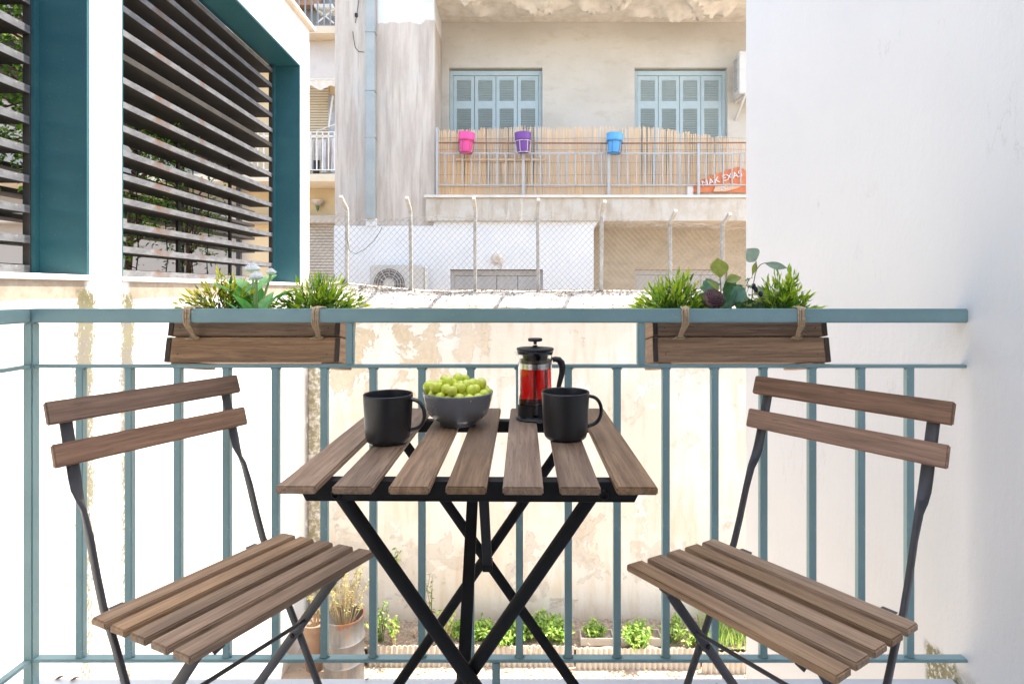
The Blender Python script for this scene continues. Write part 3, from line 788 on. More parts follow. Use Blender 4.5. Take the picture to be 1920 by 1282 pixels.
# ================================================================== YELLOW BUILDING FAR LEFT
D1, D2 = 12.0, 12.9
t = NT("yellow_render"); c = t.coord(); x, y, z = t.xyz(c)
col = t.mix(t.step(t.noise(c, 2, 5), .4, .65), (.60, .47, .29), (.56, .43, .26))
col = t.mix(t.step(x, -5.9, -6.3), col, (.30, .275, .25))
M_yel = t.done(col, .85, t.bump(t.noise(c, 20, 5), .2, .005))
M_cream = paint("cream_render", (.62, .55, .43), (.57, .50, .39), .85, 2, .2, 20)
yb = thing("yellow_building", (-5, 12.9, GZ), "yellow apartment building with an awning and balconies beyond the louvred wall", "building")
MB().box(-16, -2.0, D2, 14, GZ, 13).make("wall", M_yel, yb)
def ubox(a, b, t_, bt, d0, d1): return (PX(a, d0), PX(b, d0), d0, d1, PZ(bt, d0), PZ(t_, d0))
m = MB().box(-16, -2.2, D1, D2 - .002, PZ(340, D1), PZ(326, D1)).make("balcony_slab", M_cream, yb)
m = MB().box(-16, -2.2, D1, D2 - .002, PZ(62.6, D1), PZ(49, D1)).make("upper_balcony_slab", M_cream, yb)
M_roller = paint("roller_shutter_paint", (.55, .46, .335), (.50, .415, .30), .6, 3, .1, 20)
M_rollg = paint("grey_roller_paint", (.42, .385, .345), (.36, .33, .295), .7, 3, .1, 20)
m = MB(); zz = PZ(326, D1) + .01
while zz < PZ(85, D2):
    m.prism([(D2 - .004, zz), (D2 - .03, zz + .008), (D2 - .03, zz + .05), (D2 - .004, zz + .058)], PX(560, D2), PX(617, D2), 'X'); zz += .06
m.make("roller_shutter", M_roller, yb)
MB().box(PX(617, D2), PX(634, D2), D2 - .05, D2 - .003, PZ(326, D1) + .01, PZ(180, D2)).make("window_pane", paint("window_glass", (.30, .31, .33), (.4, .4, .41), .15), yb)
MB().box(-16, -2.2, D2 - .35, D2 - .002, PZ(417, D2 - .35), PZ(404, D2 - .35)).make("shutter_box", M_rollg, yb)
m = MB(); zz = GZ
while zz < PZ(420, D2):
    m.prism([(D2 - .004, zz), (D2 - .03, zz + .008), (D2 - .03, zz + .055), (D2 - .004, zz + .063)], -4.9, PX(640, D2), 'X'); zz += .066
m.make("garage_shutter", M_rollg, yb)
# awning
M_awn = paint("awning_cloth", (.56, .50, .45), (.50, .445, .40), .85, 2.5, .25, 12)
aw = thing("awning", (PX(600, 12.3), 12.3, PZ(120, 12.3)), "faded beige awning with a scalloped valance over the yellow balcony", "awning")
nx, nz = 40, 10; xa, xb = PX(548, 12.05), -2.3
m = MB(); V = []
for i in range(nx + 1):
    row = []
    for j in range(nz + 1):
        f = j / nz; xx = xa + (xb - xa) * i / nx
        row.append(m.b.verts.new((xx, 12.32 - .25 * f + .02 * mnoise.noise(Vector((xx * 2, f * 3, 0))), PZ(76, 12.3) + (PZ(150, 12.05) - PZ(76, 12.3)) * f)))
    V.append(row)
for i in range(nx):
    for j in range(nz): m.b.faces.new((V[i][j], V[i + 1][j], V[i + 1][j + 1], V[i][j + 1]))
m.make("cloth", M_awn, aw, smooth=True)
m = MB(); n = 120
T = [m.b.verts.new((xa + (xb - xa) * i / n, 12.055, PZ(150, 12.05))) for i in range(n + 1)]
B = [m.b.verts.new((xa + (xb - xa) * i / n, 12.05 + .012 * math.sin(i * .9), PZ(165, 12.05) + .045 * math.sin((xa + (xb - xa) * i / n) * 14))) for i in range(n + 1)]
for i in range(n): m.b.faces.new((T[i], T[i + 1], B[i + 1], B[i]))
m.make("valance", paint("valance_cloth", (.66, .61, .54), (.6, .55, .48), .85), aw, smooth=True)
MB().tube([(xa, 12.06, PZ(149, 12.05)), (xb, 12.06, PZ(149, 12.05))], .022, 8).make("front_bar", M_acw, aw)
M_railw = paint("white_rail", (.66, .66, .65), (.58, .58, .57), .5)
M_railk = paint("dark_blue_rail", (.16, .20, .24), (.2, .24, .27), .5)
def simple_rail(name, label, y, z0, z1, xs, xe, step, mt, r=.012):
    o = tag(MB().box(xs, xe, y - .012, y + .012, z1 - .02, z1).box(xs, xe, y - .012, y + .012, z0 + .08, z0 + .1).make(name, mt), label, "railing")
    bm2 = MB().box(-r, r, y - .01, y + .01, z0 + .1, z1 - .02).mesh("baluster", mt)
    xx = xs
    while xx < xe:
        s = link("baluster", bm2, o); s.location = (xx, 0, 0); xx += step
    return o
rr_ = simple_rail("balcony_railing", "white balcony railing with washing behind it on the yellow building", D1 + .04, PZ(326, D1), PZ(246, D1), -6.6, -2.3, .125, M_railw)
MB().box(-6.6, -2.3, D1 + .03, D1 + .05, PZ(256, D1), PZ(253.5, D1)).make("second_rail", M_railw, rr_)
simple_rail("balcony_railing", "blue-grey railing of the topmost balcony above the awning", D1 + .04, PZ(50, D1) - .06, PZ(-45, D1), -6.2, -2.3, .133, M_railk, .014)
# washing
cols = [(.60, .58, .55), (.72, .73, .76), (.52, .46, .40), (.70, .71, .74), (.10, .10, .11)]
ld = thing("clothes_rack", (PX(606, 12.4), 12.4, PZ(326, D1)), "folding clothes rack hung with pale washing behind the white balcony railing", "clothes rack")
for k, (pa, pb, top, bot, ci) in enumerate(((575, 588, 262, 318, 0), (588, 602, 262, 300, 0), (602, 612, 260, 322, 1), (611, 620, 258, 318, 2), (619, 632, 256, 320, 3), (586, 600, 296, 323, 4))):
    m = MB(); n = 14; V = []
    for i in range(n + 1):
        px = pa + (pb - pa) * i / n; row = []
        for j in range(7): 
            f = j / 6; row.append(m.b.verts.new((PX(px, 12.25 + k * .04), 12.25 + k * .04 + .03 * math.sin(i * 1.2 + f) * f, PZ(top + (bot - top) * f, 12.25))))
        V.append(row)
    for i in range(n):
        for j in range(6): m.b.faces.new((V[i][j], V[i + 1][j], V[i + 1][j + 1], V[i][j + 1]))
    m.make("garment", paint("garment_cloth", cols[ci], None, .9), ld, smooth=True)
m = MB()
m.tube([(PX(594, 12.35), 12.35, PZ(246, 12.35)), (PX(632, 12.35), 12.35, PZ(232, 12.35))], .012, 6).tube([(PX(616, 12.4), 12.4, PZ(240, 12.4)), (PX(624, 12.4), 12.4, PZ(180, 12.4))], .02, 6).tube([(PX(570, 12.3), 12.3, PZ(258, 12.3)), (PX(634, 12.3), 12.3, PZ(257, 12.3))], .008, 6)
m.make("rack_frame", M_railw, ld)
lp = thing("uplight_lamp", (PX(596, D2), D2, PZ(384, D2)), "bowl shaped wall lamp with a green stem on the yellow wall", "lamp")
q = (PX(596, D2 - .1), D2 - .12, PZ(384, D2))
MB().lathe([(.0, -.05), (.03, -.045), (.09, 0), (.14, .055), (.15, .085), (.14, .085), (.08, .01), (0, -.01)], 28, q).make("lamp_shade", paint("frosted_glass", (.44, .38, .34), (.5, .44, .40), .4), lp, smooth=True)
MB().lathe([(.0, -.16), (.022, -.15), (.045, -.05), (.03, -.04)], 16, q).make("stem", paint("green_glass", (.05, .13, .05), (.07, .17, .07), .3), lp, smooth=True)
# on the topmost balcony: brown board, white table
tb = thing("white_side_table", (PX(606, 12.4), 12.4, PZ(45, 12.4)), "small white table with crossed legs on the topmost balcony", "table")
MB().box(PX(592, 12.4), PX(626, 12.4), 12.3, 12.7, PZ(18, 12.4), PZ(12, 12.4)).make("tabletop", M_railw, tb)
for a, b in (((594, 17), (626, 44)), ((626, 17), (594, 44))): MB().tube([(PX(a[0], 12.4), 12.4, PZ(a[1], 12.4)), (PX(b[0], 12.4), 12.4, PZ(b[1], 12.4))], .018, 6).make("leg", M_railw, tb)
tag(MB().box(PX(545, 12.7), PX(600, 12.7), 12.6, 12.8, PZ(14, 12.7), PZ(-60, 12.7)).make("leaning_board", paint("brown_panel", (.36, .19, .10), (.30, .15, .08), .7)), "brown wooden panel leaning at the back of the topmost balcony", "board")
MB().box(-16, -2.1, 12.84, 12.89, PZ(49, D1), PZ(-120, D2)).make("upper_wall", paint("grey_upper_wall", (.22, .21, .20)), yb)

# ================================================================== PLANTS: builders
def leaf_set(prefix, trip, trans=.35): return [leafmat(prefix + "_" + n, c_, trans) for n, c_ in zip(("deep", "mid", "bright"), trip)]
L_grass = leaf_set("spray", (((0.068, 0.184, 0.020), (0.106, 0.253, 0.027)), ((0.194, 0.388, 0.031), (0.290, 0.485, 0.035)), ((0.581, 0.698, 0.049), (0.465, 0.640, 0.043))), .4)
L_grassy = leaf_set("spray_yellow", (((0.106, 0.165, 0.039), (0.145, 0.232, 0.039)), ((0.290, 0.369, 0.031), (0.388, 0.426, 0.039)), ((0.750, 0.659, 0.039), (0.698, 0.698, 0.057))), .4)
L_tree = leaf_set("terrace_leaf", (((0.060, 0.161, 0.025), (0.101, 0.222, 0.040)), ((0.181, 0.403, 0.040), (0.242, 0.484, 0.060)), ((0.443, 0.766, 0.081), (0.363, 0.666, 0.081))), .45)
L_weed = leaf_set("weed_leaf", (((0.125, 0.267, 0.053), (0.160, 0.321, 0.053)), ((0.250, 0.463, 0.090), (0.321, 0.535, 0.107)), ((0.535, 0.690, 0.178), (0.463, 0.642, 0.143))), .45)
L_dry = leaf_set("dry_leaf", (((.25, .22, .09), (.30, .25, .12)), ((.34, .30, .12), (.38, .33, .18)), ((.30, .36, .12), (.36, .38, .16))), .4)
M_stem = paint("green_stem", (.10, .17, .04), (.13, .2, .05), .6)
M_stemd = paint("brown_stem", (.16, .09, .055), (.2, .12, .08), .7)
M_straw = paint("straw_stem", (.46, .36, .22), (.40, .30, .18), .8)

def spray_plant(name, base, rx, ry, hgt, n, label, mats, lean=0.0, rnd=1):
    """artificial bushy spray: thin stems fanned out, each carrying lance leaves"""
    rg = random.Random(rnd)
    base = Vector(base); p = thing(name, base, label, "plant")
    lf, stm = MB(), MB()
    for k in range(n):
        a = rg.uniform(0, 6.283); u = rg.random() ** .6
        tip = base + Vector((math.cos(a) * rx * u + lean * hgt, math.sin(a) * ry * u, hgt * (1 - .74 * u * u) * rg.uniform(.55, 1.16)))
        b0 = base + Vector((math.cos(a) * rx * .28 * u, math.sin(a) * ry * .4 * u, -.015))
        mid = b0.lerp(tip, .5) + Vector((0, 0, hgt * .10 * u))
        pts = [b0, b0.lerp(mid, .5) + Vector((0, 0, .003)), mid, mid.lerp(tip, .55) + Vector((0, 0, .003)), tip]
        stm.tube(pts, [.0011, .001, .0009, .0008, .0004], 4)
        nl = rg.randint(7, 10)
        for q in range(nl):
            f = .22 + .78 * (q + 1) / nl; ff = f * (len(pts) - 1); i = min(int(ff), len(pts) - 2)
            pos = pts[i].lerp(pts[i + 1], ff - i); d = (pts[i + 1] - pts[i]).normalized()
            sd = d.orthogonal(); sd.rotate(Matrix.Rotation(rg.uniform(0, 6.28), 3, d))
            dr = (d * rg.uniform(.7, 1.2) + sd * rg.uniform(.4, .85)).normalized() if q < nl - 1 else d
            lf.mi = 2 if (f > .6 and rg.random() < .55) else (1 if rg.random() < .35 + .5 * f * (1 - .3 * u) else 0)  # deeper greens near the base: darkness inside the spray put into leaf colour
            lf.leaf(pos, dr, sd + Vector((0, -.3, .3)), rg.uniform(.017, .030), rg.uniform(.0048, .0078), rg.uniform(-.1, .35))
    stm.make("stems", M_stem, p)
    o = lf.make("foliage", mats, p); o["kind"] = "stuff"
    return p

def wide_leaf_mesh(name, L, W, mats, curl=.3, cup=.12, nl=9, nw=4, tipw=.0, base=.12, peak=.55, scallop=0, thick=.0006):
    """leaf lying along +Y from the origin, arching down by curl*L"""
    m = MB(); V = []
    for i in range(nl + 1):
        f = i / nl
        w = math.sin(math.pi * f ** (math.log(.5) / math.log(peak))) if 0 < f < 1 else 0
        w = max(w, base * (1 - f)) * W / 2
        if scallop: w *= 1 + .10 * math.sin(f * scallop)
        row = []
        for j in range(-nw, nw + 1):
            g_ = j / nw
            row.append(m.b.verts.new((g_ * w, f * L * (1 - .25 * abs(curl) * f), -curl * L * f * f + cup * abs(g_) * w)))
        V.append(row)
    for i in range(nl):
        for j in range(2 * nw): m.b.faces.new((V[i][j], V[i][j + 1], V[i + 1][j + 1], V[i + 1][j]))
    bmesh.ops.remove_doubles(m.b, verts=m.b.verts, dist=1e-6)
    return m.mesh(name, mats, smooth=True, angle=180)
def put_leaf(me, parent, pos, yaw, pitch, roll=0, name="leaf"):
    """yaw: direction of the leaf in plan (0 = +X), pitch above the horizon; pos in world"""
    M = Matrix.Translation(Vector(pos)) @ Matrix.Rotation(R(yaw - 90), 4, 'Z') @ Matrix.Rotation(R(pitch), 4, 'X') @ Matrix.Rotation(R(roll), 4, 'Y')
    return link(name, me, parent, WM[parent.name].inverted() @ M)

# trees on the terrace behind the louvres
def tree(base, hgt, r, n, label, rnd, leaves=L_tree):
    rg = random.Random(rnd); base = Vector(base)
    p = thing("terrace_tree", base, label, "tree", group="trees on the terrace behind the louvres")
    tr = MB(); lf = MB()
    top = base + Vector((rg.uniform(-.1, .1), rg.uniform(-.15, .15), hgt))
    pts = [base, base.lerp(top, .3) + Vector((.04, -.05, 0)), base.lerp(top, .65) + Vector((-.05, .05, 0)), top]
    tr.tube(pts, [.028, .024, .018, .008], 7)
    tips = []
    for k in range(16):
        f = rg.uniform(.2, 1); b0 = base.lerp(top, f); a = rg.uniform(0, 6.28)
        e = b0 + Vector((math.cos(a) * r * .55, math.sin(a) * r, rg.uniform(.05, .35)))
        tr.tube([b0, b0.lerp(e, .5) + Vector((0, 0, .03)), e], [.012, .008, .003], 5); tips += [e, b0.lerp(e, .6)]
    tr.make("trunk", M_stemd, p)
    for k in range(n):
        c0 = rg.choice(tips) + Vector((rg.gauss(0, .07), rg.gauss(0, .10), rg.gauss(0, .08)))
        if c0.x > XB - .06: c0.x = XB - .08
        d = Vector((rg.gauss(0, 1), rg.gauss(0, 1), rg.gauss(-.2, .6))); lf.mi = rg.choice((0, 0, 1, 1, 2))
        lf.leaf(c0, d, (rg.gauss(0, .5), rg.gauss(0, .5), 1), rg.uniform(.03, .055), rg.uniform(.013, .022), .2)
    o = lf.make("crown", leaves, p); o["kind"] = "stuff"
tree((-2.95, 2.95, .98), 2.0, .50, 3600, "leafy sunlit tree behind the near louvre window", 3)
tree((-2.92, 4.25, .98), 1.1, .45, 1500, "small dark bush behind the far louvre window", 5)
tree((-2.98, 3.55, .98), 2.35, .38, 800, "tall thin tree rising behind the white pier between the louvres", 9)
tree((-2.95, 5.1, .98), .95, .40, 900, "low shrub behind the right end of the far louvres", 11)
M_pale = paint("terrace_wall_paint", (.66, .60, .52), (.60, .54, .46), .85)
# hanging light strings
for k, (yy, z0) in enumerate(((3.42, 1.0), (3.62, 1.0), (4.08, 1.02), (4.42, 1.0), (4.78, 1.0), (5.02, 1.0))):
    rg = random.Random(40 + k); m = MB(); xx = -2.72
    pts = [(xx + rg.uniform(-.008, .008), yy + rg.uniform(-.015, .015), z0 + .12 * i) for i in range(14)]
    m.tube(pts, .0045, 5)
    for q in pts[:-1]:
        for w in range(3): m.tube([(q[0], q[1], q[2] + .035 * w), (q[0] + rg.uniform(-.03, .03), q[1] + rg.choice((-1, 1)) * rg.uniform(.02, .05), q[2] + .035 * w + rg.uniform(-.02, .02))], .004, 4)
    tag(m.make("light_string", M_black), ("leftmost", "second", "third", "fourth", "fifth", "rightmost")[k] + " of the dark unlit light strings hanging behind the far louvres", "light string", group="light strings hanging behind the louvres")

# ================================================================== COURTYARD FLOOR: beds, drum, troughs, weeds
M_corr = paint("corrugated_sheet", (.60, .555, .49), (.53, .485, .42), .75, 6, .2, 40)
def corrugated(name, xa, xb, y, z0, z1, label, pitch=.052, amp=.011):
    m = MB(); n = int((xb - xa) / pitch * 6); V = []
    for i in range(n + 1):
        xx = xa + (xb - xa) * i / n; o_ = amp * math.sin(xx / pitch * 2 * math.pi)
        V.append([m.b.verts.new(v) for v in ((xx, y + o_, z0), (xx, y + o_, z1), (xx, y + o_ + .006, z1), (xx, y + o_ + .006, z0))])
    for A, B in zip(V, V[1:]):
        for k in range(3): m.b.faces.new((A[k], B[k], B[k + 1], A[k + 1]))
    return tag(m.make(name, M_corr, smooth=True, angle=50), label, "edging")
for xa, xb, y, la in ((PX(686, 5.45), PX(1078, 5.42), 5.50, "corrugated bed edging in front of the lush green plants"), (PX(1081, 5.42), PX(1318, 5.40), 5.46, "corrugated bed edging in front of the two troughs"), (PX(1320, 5.36), 3.2, 5.40, "corrugated bed edging at the grassy right end of the bed")):
    corrugated("bed_edging", xa, xb, y, GZ, -2.462, la)
corrugated("low_edging", PX(690, 5.17), PX(1062, 5.17), 5.17, GZ, -2.55, "low white corrugated strip along the courtyard ground just past the balcony edge", .052, .008)
t = NT("bed_soil"); c = t.coord()
col = t.mix(t.step(t.noise(c, 30, 6, .7), .42, .6), (.27, .205, .155), (.44, .37, .30))
M_soil = t.done(col, .95, t.bump(t.noise(c, 40, 6, .7), .8, .02))
m = MB(); nx, ny = 110, 12; V = []
for i in range(nx + 1):
    xx = -1.75 + 4.9 * i / nx; row = []
    for j in range(ny + 1):
        yy = 5.512 + .485 * j / ny
        row.append(m.b.verts.new((xx, yy, -2.50 + .035 * mnoise.noise(Vector((xx * 6, yy * 6, 0))) + .02 * mnoise.noise(Vector((xx * 19, yy * 19, 2))))))
    V.append(row)
for i in range(nx):
    for j in range(ny): m.b.faces.new((V[i][j], V[i + 1][j], V[i + 1][j + 1], V[i][j + 1]))
tag(m.make("soil_bed", M_soil, smooth=True), kind="structure")
# dead leaves in the bed
m = MB()
for k in range(900):
    xx = random.uniform(-1.75, 2.6); yy = random.uniform(5.05, 5.98)
    zz = -2.49 + .03 * random.random() if yy > 5.46 else GZ + .008
    a = random.uniform(0, 6.28)
    m.leaf((xx, yy, zz), (math.cos(a), math.sin(a), random.uniform(-.2, .5)), (random.uniform(-.6, .6), random.uniform(-.6, .6), 1), random.uniform(.02, .05), random.uniform(.01, .022), random.uniform(-.3, .3))
tag(m.make("fallen_leaves", leafmat("fallen_leaf", ((.40, .27, .16), (.52, .40, .28)), .15, .8)), "fallen dry leaves scattered over the courtyard bed", "leaves", kind="stuff")
# drum and clay pot
t = NT("rusty_drum"); c = t.coord(); x, y, z = t.xyz(c)
n1 = t.noise(c, 7, 7, .7); n2 = t.noise(t.mapping(c, (4, 4, .6)), 5, 6, .65)
rust = t.step(t.math('ADD', z, t.mul(n1, .35)), -1.91, -1.84)
col = t.mix(t.step(n2, .4, .65), (.125, .125, .13), (.18, .178, .175))
col = t.mix(rust, col, (.17, .065, .034)); col = t.mix(t.mul(t.step(n2, .58, .68), .6), col, (.24, .13, .08))
M_drum = t.done(col, .5, t.bump(n1, .2, .01), Metallic=.25)
DRX, DRY = PX(645, 5.3), 5.3
dr = thing("rusty_drum", (DRX, DRY, GZ), "grey metal drum with a rusty rim holding a dry plant in the courtyard", "drum")
r = .182
MB().lathe([(0, 0), (r, 0), (r + .006, .012), (r, .03), (r, .20), (r + .010, .215), (r, .23), (r, .40), (r + .010, .415), (r, .43), (r, .60), (r + .007, .61), (r + .004, .622), (r - .008, .62), (r - .010, .42), (0, .42)], 44, (DRX, DRY, GZ)).make("drum_body", M_drum, dr, smooth=True, angle=45)
MB().lathe([(0, .44), (.1, .437), (r - .011, .430)], 30, (DRX, DRY, GZ)).make("soil", M_soil, dr, smooth=True)
cp = thing("clay_pot", (PX(594, 5.45), 5.5, GZ), "faded clay pot standing just left of the rusty drum", "pot")
M_clay = paint("faded_clay", (.24, .15, .10), (.28, .21, .16), .85, 7, .3, 40)
MB().lathe([(0, 0), (.10, 0), (.145, .36), (.145, .40), (.165, .40), (.168, .47), (.15, .47), (.142, .42), (0, .40)], 36, (PX(594, 5.5), 5.5, GZ)).make("pot_body", M_clay, cp, smooth=True, angle=40)

def weed(name, base, hgt, spread, nst, label, leaves, stem, rnd, lsize=(.025, .05), nl=9, group=None, droop=.2):
    rg = random.Random(rnd); base = Vector(base); p = thing(name, base, label, "plant", group=group)
    sm_, lf = MB(), MB()
    for k in range(nst):
        a = rg.uniform(0, 6.28); u = rg.random() ** .7
        tip = base + Vector((math.cos(a) * spread * u, math.sin(a) * spread * .6 * u, hgt * rg.uniform(.45, 1) * (1 - .3 * u)))
        b0 = base + Vector((math.cos(a) * spread * .25 * u, math.sin(a) * spread * .2 * u, 0))
        mid = b0.lerp(tip, .55) + Vector((rg.gauss(0, .02), rg.gauss(0, .02), hgt * .08))
        pts = [b0, b0.lerp(mid, .5) + Vector((rg.gauss(0, .006), 0, 0)), mid, mid.lerp(tip, .5) + Vector((rg.gauss(0, .008), 0, .01)), tip]
        sm_.tube(pts, [.0042, .0036, .003, .0024, .0014], 4)
        for q in range(nl):
            f = rg.uniform(.25, 1); ff = f * 4; i = min(int(ff), 3); pos = pts[i].lerp(pts[i + 1], ff - i)
            d = Vector((rg.gauss(0, 1), rg.gauss(0, 1), rg.gauss(.15 - droop, .5)))
            lf.mi = rg.choice((0, 1, 1, 2, 2)); L = rg.uniform(*lsize)
            lf.leaf(pos, d, (rg.gauss(0, .4), rg.gauss(-.2, .4), 1), L, L * rg.uniform(.32, .5), .25)
    sm_.make("stems", stem, p); o = lf.make("foliage", leaves, p); o["kind"] = "stuff"
weed("dry_plant", (DRX, DRY, GZ + .5), .74, .27, 40, "tall straggly dry plant growing out of the rusty drum", L_dry, M_straw, 21, (.018, .040), 15)
weed("dry_plant", (PX(594, 5.5), 5.5, GZ + .41), .50, .17, 16, "thin pale plant in the clay pot left of the drum", L_dry, M_straw, 22, (.018, .036), 10)
for k, (px, d, h_, sp, ns, la) in enumerate(((715, 5.62, .56, .17, 15, "spindly yellow-green weed beside the drum"), (740, 5.55, .42, .13, 12, "short drooping weed with pale leaves in the dry bed"), (805, 5.7, .78, .06, 5, "single tall weed stem against the peeling wall"), (835, 5.6, .42, .16, 10, "sparse pale weed left of the lush plants"))):
    weed("weed", (PX(px, d), d, -2.49), h_, sp, ns, la, L_weed if k != 2 else L_dry, M_straw if k % 2 else M_stem, 50 + k, (.025, .055), 9)
for k, (px, d, h_, sp, ns, la) in enumerate(((905, 5.66, .22, .28, 60, "lush green herb clump left of the table stay"), (985, 5.70, .21, .27, 60, "lush green herb clump right of the table stay"), (1040, 5.62, .25, .22, 46, "lush green herb clump beside the left trough"), (1195, 5.52, .26, .20, 40, "bright herb clump spilling between the two troughs"), (1262, 5.62, .32, .20, 26, "leggy herb clump right of the troughs"), (870, 5.72, .18, .22, 46, "low herb clump at the left end of the lush row"), (948, 5.60, .17, .22, 50, "low herbs filling the gap left of the table leg crossing"), (1015, 5.76, .24, .24, 52, "taller herb clump against the wall behind the lush row"), (1310, 5.55, .22, .20, 26, "low herb clump near the grassy end of the bed"))):
    weed("herb_clump", (PX(px, d), d, -2.50), h_, sp, ns, la, L_weed, M_stem, 70 + k, (.028, .055), 11)
M_tr = paint("trough_plastic", (.58, .52, .45), (.50, .44, .37), .7, 7, .15, 40)
for k, (pa, pb, d, la) in enumerate(((1089, 1152, 5.56, "pale plastic trough with one herb, left of two"), (1166, 1242, 5.55, "pale plastic trough half hidden by leaves, right of two"))):
    tq = thing("planter_trough", (PX((pa + pb) / 2, d), d + .08, -2.49), la, "planter", group="plastic troughs in the courtyard bed")
    xa, xb = PX(pa, d), PX(pb, d)
    m = MB(); w = .012; z0, z1 = -2.50, PZ(1196, d)
    m.box(xa, xb, d, d + w, z0, z1).box(xa, xb, d + .16 - w, d + .16, z0, z1).box(xa, xa + w, d + w, d + .16 - w, z0, z1).box(xb - w, xb, d + w, d + .16 - w, z0, z1)
    m.make("trough_body", M_tr, tq, bevel=.003)
    MB().box(xa + w, xb - w, d + w, d + .16 - w, z0, z1 - .03).make("soil", M_soil, tq)
    weed("trough_herb", ((xa + xb) / 2 - .02, d + .08, z1 - .04), .20, .13, 26, ("leafy herb growing in the left trough" if k == 0 else "leafy herb growing in the right trough"), L_weed, M_stem, 90 + k, (.025, .05), 11)
# grass at the right end of the bed
m = MB(); rg = random.Random(5)
for k in range(420):
    b0 = Vector((rg.uniform(PX(1335, 5.5), 2.55), rg.uniform(5.44, 5.95), -2.50)); m.mi = rg.choice((0, 1, 2, 2))
    m.leaf(b0, (rg.gauss(0, .35), rg.gauss(0, .35), 1), (rg.gauss(0, 1), rg.gauss(0, 1), .2), rg.uniform(.12, .26), rg.uniform(.006, .012), rg.uniform(-.3, .4))
tag(m.make("grass", L_weed), "tufts of bright grass at the right end of the courtyard bed", "grass", kind="stuff")
# creeper wisps on the wall
weed("wall_weed", (PX(735, 5.95), 5.95, -1.95), .34, .14, 7, "pale wisp of weed high on the peeling wall beside the table leg", L_weed, M_straw, 33, (.03, .055), 7)

# ================================================================== THE BALCONY RAILING
YF = 1.385
rg_ = thing("balcony_rail", (0, 1.40, 0), "blue-green painted metal railing along the edge of the near balcony", "railing")
def railbox(name, x0, x1, y0, y1, z0, z1, bev=.0025): return MB().box(x0, x1, y0, y1, z0, z1).make(name, M_rail, rg_, bevel=bev, seg=2, smooth=True, angle=50)
XC = -1.205
railbox("top_rail", XC, WX + .01, YF, YF + .042, .9015, .9355, .003)
railbox("middle_rail", XC + .0235, WX + .01, YF + .004, YF + .024, .7905, .7985, .0015)
railbox("bottom_rail", XC + .0235, WX + .006, YF + .001, YF + .024, .0705, .0785, .0015)
railbox("post", XC, XC + .0235, YF, YF + .0235, .0, .9013)
railbox("top_rail", XC - .012, XC + .022, -1.0, YF - .001, .9015, .9355, .003)
railbox("middle_rail", XC + .002, XC + .0215, -1.0, YF - .001, .7905, .7985, .0015)
railbox("bottom_rail", XC + .002, XC + .0215, -1.0, YF - .001, .0705, .0785, .0015)
bm_ = MB().box(-.0088, .0088, YF + .0055, YF + .022, .0783, .7907).mesh("baluster", M_rail, bevel=.0015, seg=2, smooth=True, angle=50)
weld = MB()
for k in range(-9, 9):
    px = 974 + 91.8 * k
    s = link("baluster", bm_, rg_, None); s.location = (PX(px, YF + .0055), 0, 0)
for px in (655, 1203):
    xx = PX(px, YF + .003); railbox("post", xx - .0095, xx + .0095, YF + .003, YF + .022, .7983, .9017)
xx = PX(930, YF + .003); railbox("post", xx - .0095, xx + .0095, YF + .003, YF + .022, 0, .0707)
sb = MB().box(-.0082, .0082, -.0088, .0088, .0783, .7907).mesh("baluster", M_rail, bevel=.0015, seg=2, smooth=True, angle=50)
for k in range(1, 19):
    s = link("baluster", sb, rg_, None); s.location = (XC + .012, YF - .12 * k, 0)
# weld beads
m = MB()
for k in range(-9, 9):
    xx = PX(974 + 91.8 * k, YF + .0055)
    for zz in (.7885, .0805):
        for s in (-1, 1):
            m.lathe([(0, -.004), (.0035, -.002), (.0035, .002), (0, .004)], 6, (xx + s * .0095, YF + .013, zz))
m.make("weld_beads", M_rail, rg_, smooth=True, angle=180)

